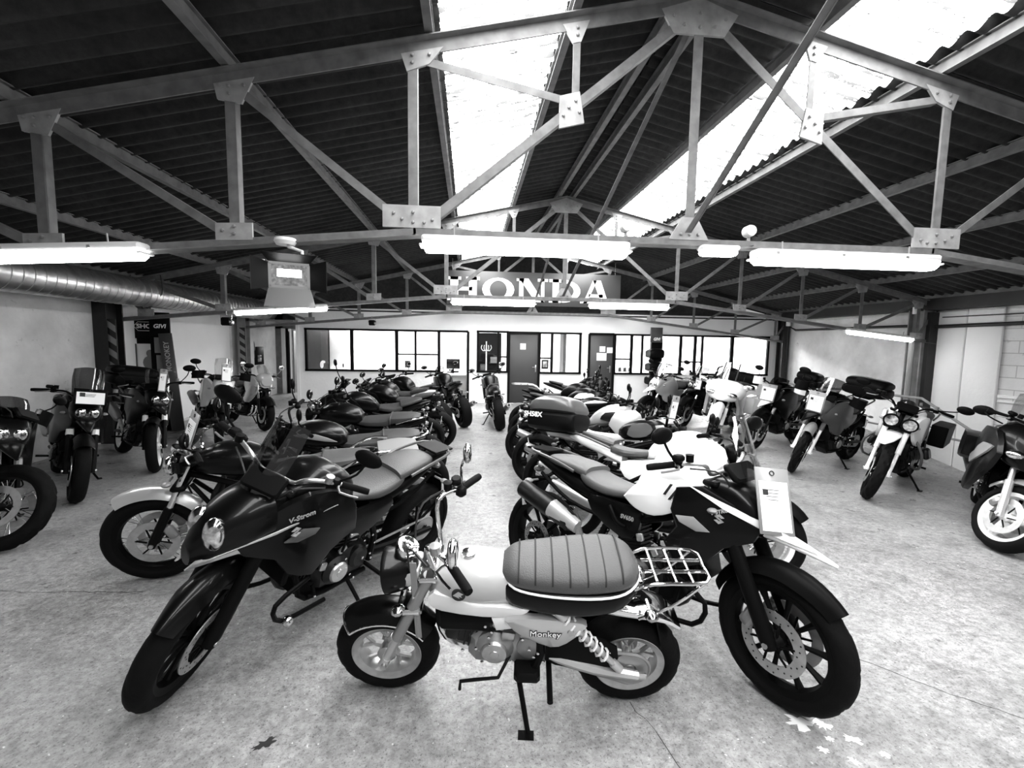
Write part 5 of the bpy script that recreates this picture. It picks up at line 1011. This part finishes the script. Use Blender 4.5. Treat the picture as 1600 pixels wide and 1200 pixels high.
B('w7', dict(), label='dark sports tourer with white wheel at the right picture edge', wb=1.5, rf=.3, wf=.125, rr=.31, wr=.18, th=222, front=(4.58, 3.34), rake=25, steer=38, zt=.9, bw=.36, bz=1.06, seath=.82, tailx=-.85, pz=.5, wheels='cast3', rim=WHT, fender=(25, 150), fenderm=SIL, usd=0, forklo=SIL, forkup=SIL, disc=.16, mirrors=1, mirfix=(.45, .2, 1.05), mirz=.1,
  body=[('loft', 'fuel_tank', BLK, [(-.08, .84, .1, .07), (.1, .93, .17, .13), (.28, .95, .18, .13), (.42, .9, .14, .1)], 2.6), ('loft', 'front_fairing', BLK, [(.32, .88, .24, .17), (.5, .92, .25, .18), (.66, .86, .18, .15), (.76, .78, .07, .06)], 2.4),
   ('puff', 'side_cowl', BLK, [(.6, 1.0), (.72, .82), (.55, .55), (.3, .35), (.05, .38), (.2, .62), (.1, .84), (.35, 1.0)], .26, .05, .28, .45), ('puff', 'cowl_stripe', SIL, [(.66, .86), (.5, .72), (.2, .6), (.1, .66), (.3, .74), (.5, .86)], .288, .02, .28, .45),
   ('lens', 'headlight_glass', LEN, (.72, .09, .84), True, (.05, .07, .04)), ('screen', 'windscreen', SCR, .56, 1.05, .18, .32, 1.36, .16, .1),
   ('loft', 'rider_seat', SEA, [(.0, .8, .08, .04), (-.15, .78, .14, .05), (-.36, .82, .15, .05)], 3), ('loft', 'pillion_seat', SEA, [(-.36, .87, .14, .04), (-.6, .9, .13, .04), (-.76, .9, .08, .03)], 3), ('loft', 'tail_cowl', BLK, [(-.2, .7, .15, .06), (-.5, .78, .15, .08), (-.8, .84, .1, .05), (-.92, .86, .05, .02)], 2.5), ('puff', 'side_case', BLK, [(-.4, .78), (-.8, .8), (-.84, .6), (-.7, .5), (-.42, .56)], .24, .16)])

# ---------------- left wall side
B('v1', ADV, label='dark adventure motorcycle with bright front disc, cut by the left picture edge', th=-38, front=(-3.78, 3.82), steer=42, wheels='wire', knob=1, rf=.345, wf=.11, fender=False, handguard=1, disc=.165, mirz=.2, miry=.08, usd=1, fork=GRY, body=body_adv(BLK, BLK, BLK, SED, .85, scr=SMK, scr_up=.2))
B('v2', ADV, label='black adventure motorcycle with white fork shoes and smoked tall screen by the left wall', th=-46, front=(-4.09, 4.93), steer=-2, wheels='cast10', wf=.125, boot=1, fmid=.5, fender=(50, 140), handguard=0, usd=0, forkup=PLA, mirrors=0, body=body_adv(BLK, BLK, BLK, SED, .85, scr=SMK, scr_up=.38))
v3 = B('v3', ADV, label='black adventure motorcycle with light front rim and big top case, third along the left wall', th=-44, front=(-4.05, 6.01), steer=-22, wheels='cast5', rim=WHT, wf=.12, fender=(60, 130), boot=1, body=body_adv(BLK, BLK, BLK, SED, .85, scr=SCR, scr_up=.3))
B('v4', ADV, label='dark trail motorcycle with white sheet on its screen, before the striped column', th=-52, front=(-4.05, 7.5), steer=-8, wheels='wire', knob=1, rf=.345, wf=.1, boot=1, handguard=1, body=body_adv(BLK, WHT, BLK, SED, .86, scr=SCR, scr_up=.38))
B('v5', NAK, label='silver round-headlight motorcycle farthest along the left wall', th=-40, front=(-3.85, 8.7), steer=-5, mir='round', mirm=CHR, body=body_naked(SIL, SED, .8) + [('round', 'headlight', CHR, (.56, 0, .9), .1, .1), ('loft', 'front_fairing', SIL, [(.34, .94, .14, .1), (.5, .96, .15, .12), (.6, .92, .1, .08)], 2.3), ('screen', 'windscreen', SCR, .52, 1.05, .12, .36, 1.24, .1, .07), ('puff', 'side_cowl', SIL, [(.5, .9), (.55, .75), (.35, .5), (.15, .55), (.3, .8)], .17, .03, .2, .3)])

# ---------------- cases, cards and gear resting on the bikes
top_case(r1, (-.93, 0, .93), 'long black two-tone top case on the rack of the white motorcycle', (.44, .58, .32), PLA, txt='SH58X', m2=DGR)
top_case(w5, (-.86, 0, 1.02), 'wide black top case on the dark adventure bike near the rough wall', (.42, .6, .28))
top_case(v3, (-.86, 0, 1.0), 'big black top case on the bike with the light front rim, left wall', (.5, .64, .3))
top_case(BIKES['w4'], (-.86, 0, 1.02), 'small black top case behind the trail bike with the white sheet', (.34, .42, .28))
top_case(BIKES['w2'], (-.86, 0, .99), 'black top case on the half-hidden bike before the office windows', (.36, .46, .28))
price_card(VR, (.7, -.06, .98), 'large grey price card with white sheet on the nose of the front right bike', -.75, -.35, .17, .32)
price_card(BIKES['l1'], (.42, .1, 1.14), 'tilted white price sheet standing on the handlebar of the scrambler', .5, -.35, .17, .27)
price_card(BIKES['r2'], (.46, .02, 1.1), 'tall grey price card on the headlight of the retro bike with light seat', -.5, .2, .16, .3)
price_card(BIKES['w4'], (.74, .0, 1.0), 'white price sheet on the nose of the trail bike right of the big tourer', .3, -.25, .22, .28)
price_card(w5, (.72, .0, 1.02), 'white price card on the nose of the dark bike with wide top case', .15, 0, .2, .28)
price_card(BIKES['w1'], (.55, .2, 1.3), 'square white price sheet on the screen of the pale touring bike', 0, -.1, .18, .18)
price_card(BIKES['w2'], (.66, .1, .98), 'narrow white price sheet on the half-hidden black bike', .6, -.2, .12, .24)
price_card(BIKES['v2'], (.72, .0, 1.1), 'wide white price sheet on the bike with white fork shoes', .1, -.25, .27, .17, PLA)
price_card(BIKES['v4'], (.66, 0, 1.18), 'white price sheet on the screen of the dark trail bike, left wall', .2, -.25, .15, .3)
price_card(v3, (.64, 0, 1.18), 'narrow white price sheet on the bike with light front rim', 0, -.1, .08, .3)
price_card(BIKES['r6'], (.5, .0, .92), 'small price card on the bike with the tubular rear rack', -.2, 0, .14, .2)

# ---------------- displays by the left column
def disp(name, label, cat, loc, rz, parts):
    t = thing(name, label, cat, loc, (0, 0, rz))
    for nm, m, c, d in parts: MB().box(c, d, ch=.004).build(nm, m, t)
    return t
t = disp('helmet_display', 'tall black display cabinet with helmet-brand header and mirror panel with painted reflection, left wall', 'display', (-5.95, 8.95, 0), .45, [('back_board', BLK0, (0, .03, 1.05), (.42, .05, 2.1)), ('header', BLK0, (0, 0, 1.9), (.42, .06, .4)), ('side_frame', DGR, (-.19, -.01, .8), (.04, .06, 1.6)), ('side_frame', DGR, (.19, -.01, .8), (.04, .06, 1.6)), ('mirror_panel', mat('pale_display_panel', .9, .3), (0, -.005, .95), (.33, .02, 1.3))])
text('SHOEI', .11, 'lettering', PAP, t, Matrix.Translation((0, -.034, 1.92)) @ Matrix.Rotation(pi / 2, 4, 'X'), bold=.004)
MB().tube([(-.19, -.034, 1.92), (-.13, -.034, 2.0), (.13, -.034, 2.0), (.19, -.034, 1.92), (.13, -.034, 1.84), (-.13, -.034, 1.84)], .005, 5, closed=True).build('logo_outline', PAP, t)
MB().ell((.02, -.02, 1.42), (.055, .004, .07)).ell((.02, -.02, 1.25), (.11, .004, .13)).build('figure_shape', GRY, t)  # a person's mirror reflection painted as flat grey shapes
t = disp('luggage_display', 'black display stand reading GIVI with grey panels, beside the helmet cabinet', 'display', (-5.6, 8.75, 0), .35, [('board', BLK0, (0, 0, 1.07), (.3, .05, 2.14)), ('header', BLK0, (0, -.02, 1.96), (.3, .05, .42)), ('shelf_panel', GRY, (.01, -.03, 1.58), (.2, .02, .28)), ('shelf_panel', GRY, (.03, -.03, 1.22), (.2, .02, .36)), ('shelf_panel', GRY, (.03, -.03, .85), (.2, .02, .3))])
text('GIVI', .1, 'lettering', PAP, t, Matrix.Translation((0, -.05, 1.92)) @ Matrix.Rotation(pi / 2, 4, 'X'), sx=1.0, bold=.003, shear=.2)
t = disp('banner_board', 'dark leaning board with upright MONOKEY lettering, right of the display stand', 'sign', (-5.36, 8.72, 0), .3, [('board', DGR, (0, 0, .9), (.2, .03, 1.8))]); t.rotation_euler = (0, -.07, .3)
text('MONOKEY', .11, 'lettering', SIL, t, Matrix.Translation((.0, -.018, 1.38)) @ Matrix.Rotation(pi / 2, 4, 'X') @ Matrix.Rotation(pi / 2, 4, 'Z'), bold=.001)
t = thing('fire_extinguisher', 'dark fire extinguisher with hose on the alcove wall', 'extinguisher', (-5.93, 12.86, 1.18)); MB().lathe([(1e-5, 0), (.07, .01), (.075, .05), (.075, .4), (.05, .47), (.02, .5), (.02, .54), (1e-5, .54)], (0, 0, 0), (0, 0, 1), 20).build('cylinder_body', DST, t)
MB().tube([(.02, -.02, .5), (.1, -.06, .45), (.12, -.08, .25), (.05, -.09, .18)], .012, 8, 3).build('hose', GRY, t); MB().bar((-.02, 0, .53), (.02, -.08, .66), .02, .015).build('handle', DST, t)
t = disp('electric_box', 'small black meter box with two grey dials in the alcove', 'box', (-5.93, 13.15, 1.25), 1.4, [('case', BLK0, (0, 0, 0), (.4, .16, .5)), ('dial', GRY, (0, -.085, -.02), (.16, .01, .07)), ('dial', GRY, (0, -.085, -.12), (.16, .01, .1))])

# ---------------- office contents seen through the panes
t = disp('office_cabinet', 'tall pale cabinet behind the left end of the office window', 'cabinet', (-3.75, 13.4, 0), 0, [('body', PLC, (0, 0, 1.0), (.5, .4, 2.0)), ('door', PLC, (0, -.21, 1.0), (.46, .02, 1.9)), ('handle', DKM, (.16, -.23, 1.0), (.03, .03, .1))])
t = disp('notice_board', 'dark board with a pale figure behind the left corner of the office window', 'board', (-4.25, 13.1, 0), 0, [('board', DOR, (0, 0, 1.35), (.55, .04, 1.5)), ('frame', BLK0, (0, .03, 1.35), (.6, .03, 1.56))]); MB().ell((.1, -.03, 1.02), (.05, .006, .1)).ell((.14, -.03, 1.1), (.06, .006, .04)).build('figure_shape', PAP, t)
t = disp('desk', 'office desk with dark screen behind the window by the open door', 'desk', (-.7, 13.8, 0), 0, [('desk_top', HSG, (0, 0, .74), (1.4, .6, .04)), ('panel', GRY, (0, .1, .36), (1.3, .03, .7)), ('monitor', BLK0, (.2, 0, 1.05), (.42, .05, .3)), ('monitor_stand', BLK0, (.2, .02, .82), (.06, .06, .16))])
t = disp('wall_notice', 'small grey notice stuck behind the office window pane', 'paper', (-1.72, 12.72, 1.08), 0, [('sheet', DGR, (0, 0, 0), (.16, .01, .2)), ('foot', DGR, (.03, 0, -.13), (.03, .01, .07))])
t = disp('tall_shelf', 'dark shelf unit behind the small window left of the first dark door', 'shelf', (.62, 13.6, 0), 0, [('body', BLK0, (-.05, 0, 1.0), (.75, .4, 2.0)), ('box', GRY, (.1, -.25, 1.2), (.2, .12, .18)), ('box', DGR, (-.2, -.25, .95), (.2, .12, .25)), ('sheet', PAP, (.3, -.25, 1.05), (.2, .02, .17))])
t = thing('coat_stand', 'white coat stand behind the small window left of the first dark door', 'coat stand', (.48, 13.0, 0)); MB().cyl((0, 0, 0), (0, 0, 1.75), .02, 10).build('pole', WHT, t)
for k in range(4):
    a = k * pi / 2 + .4; c, s = cos(a), sin(a); MB().tube([(0, 0, 1.5), (c * .1, s * .1, 1.48), (c * .16, s * .16, 1.56), (c * .14, s * .14, 1.64)], .012, 8, 3).build('hook', WHT, t)
MB().lathe([(1e-5, 0), (.2, 0), (.2, .02), (1e-5, .03)], (0, 0, 0), (0, 0, 1), 20).build('base', WHT, t)
t = disp('poster', 'framed dark poster in the window right of the first dark door', 'poster', (2.16, 12.72, 1.12), 0, [('sheet', INK, (0, 0, 0), (.2, .01, .26)), ('print', SIL, (0, -.007, .0), (.12, .004, .17))])
t = disp('office_curtain', 'grey curtain strip hanging behind the window right of the first dark door', 'curtain', (2.85, 13.3, 1.0), 0, [('cloth', GRY, (-.1, 0, .5), (.1, .06, 1.4)), ('cloth', DGR, (.0, .05, .4), (.1, .06, 1.5))])
for i, (x, z, w, h, lb) in enumerate(((8.05, 1.55, .4, .55, 'upper left pale sheet on the far right office wall'), (8.5, 1.25, .35, .5, 'lower right pale sheet on the far right office wall'), (8.05, 1.0, .35, .35, 'lower left pale sheet on the far right office wall'))): disp('wall_poster', lb, 'poster', (x + 1.0, 15.5, z), 0, [('sheet', PAP, (0, 0, 0), (w, .01, h)), ('border', GRY, (0, .008, 0), (w + .03, .01, h + .03))])
for i, (x, lb) in enumerate(((4.3, 'small framed notice, left one under the right office window'), (4.45, 'small framed notice with a sign, middle one under the right office window'), (4.6, 'small framed notice, right one under the right office window'))): disp('small_notice', lb, 'paper', (x + .03, 12.6, 1.0), 0, [('sheet', PAP, (0, 0, 0), (.13, .01, .17)), ('print', DGR, (0, -.007, .0), (.07, .004, .1))])
t = disp('case_display', 'black stacked luggage-case display reading GIVI before the right office windows', 'display', (5.2, 12.2, 0), .1, [('stand', BLK0, (.08, .1, .95), (.34, .12, 1.9)), ('header', DGR, (.02, 0, 2.0), (.36, .04, .42)), ('plinth', BLK0, (0, 0, .1), (.5, .4, .2))])
text('GIVI', .11, 'lettering', PAP, t, Matrix.Translation((0.02, -.024, 1.88)) @ Matrix.Rotation(pi / 2, 4, 'X'), sx=1.0, bold=.003, shear=.2)
for k, z in enumerate((1.35, .98, .6)):
    MB().loft([(-.22, z + .12, .15, .1), (-.1, z + .13, .2, .14), (.15, z + .13, .2, .14), (.2, z + .12, .16, .1)], 16, 3.5, 2).build('luggage_case', PLA, t)
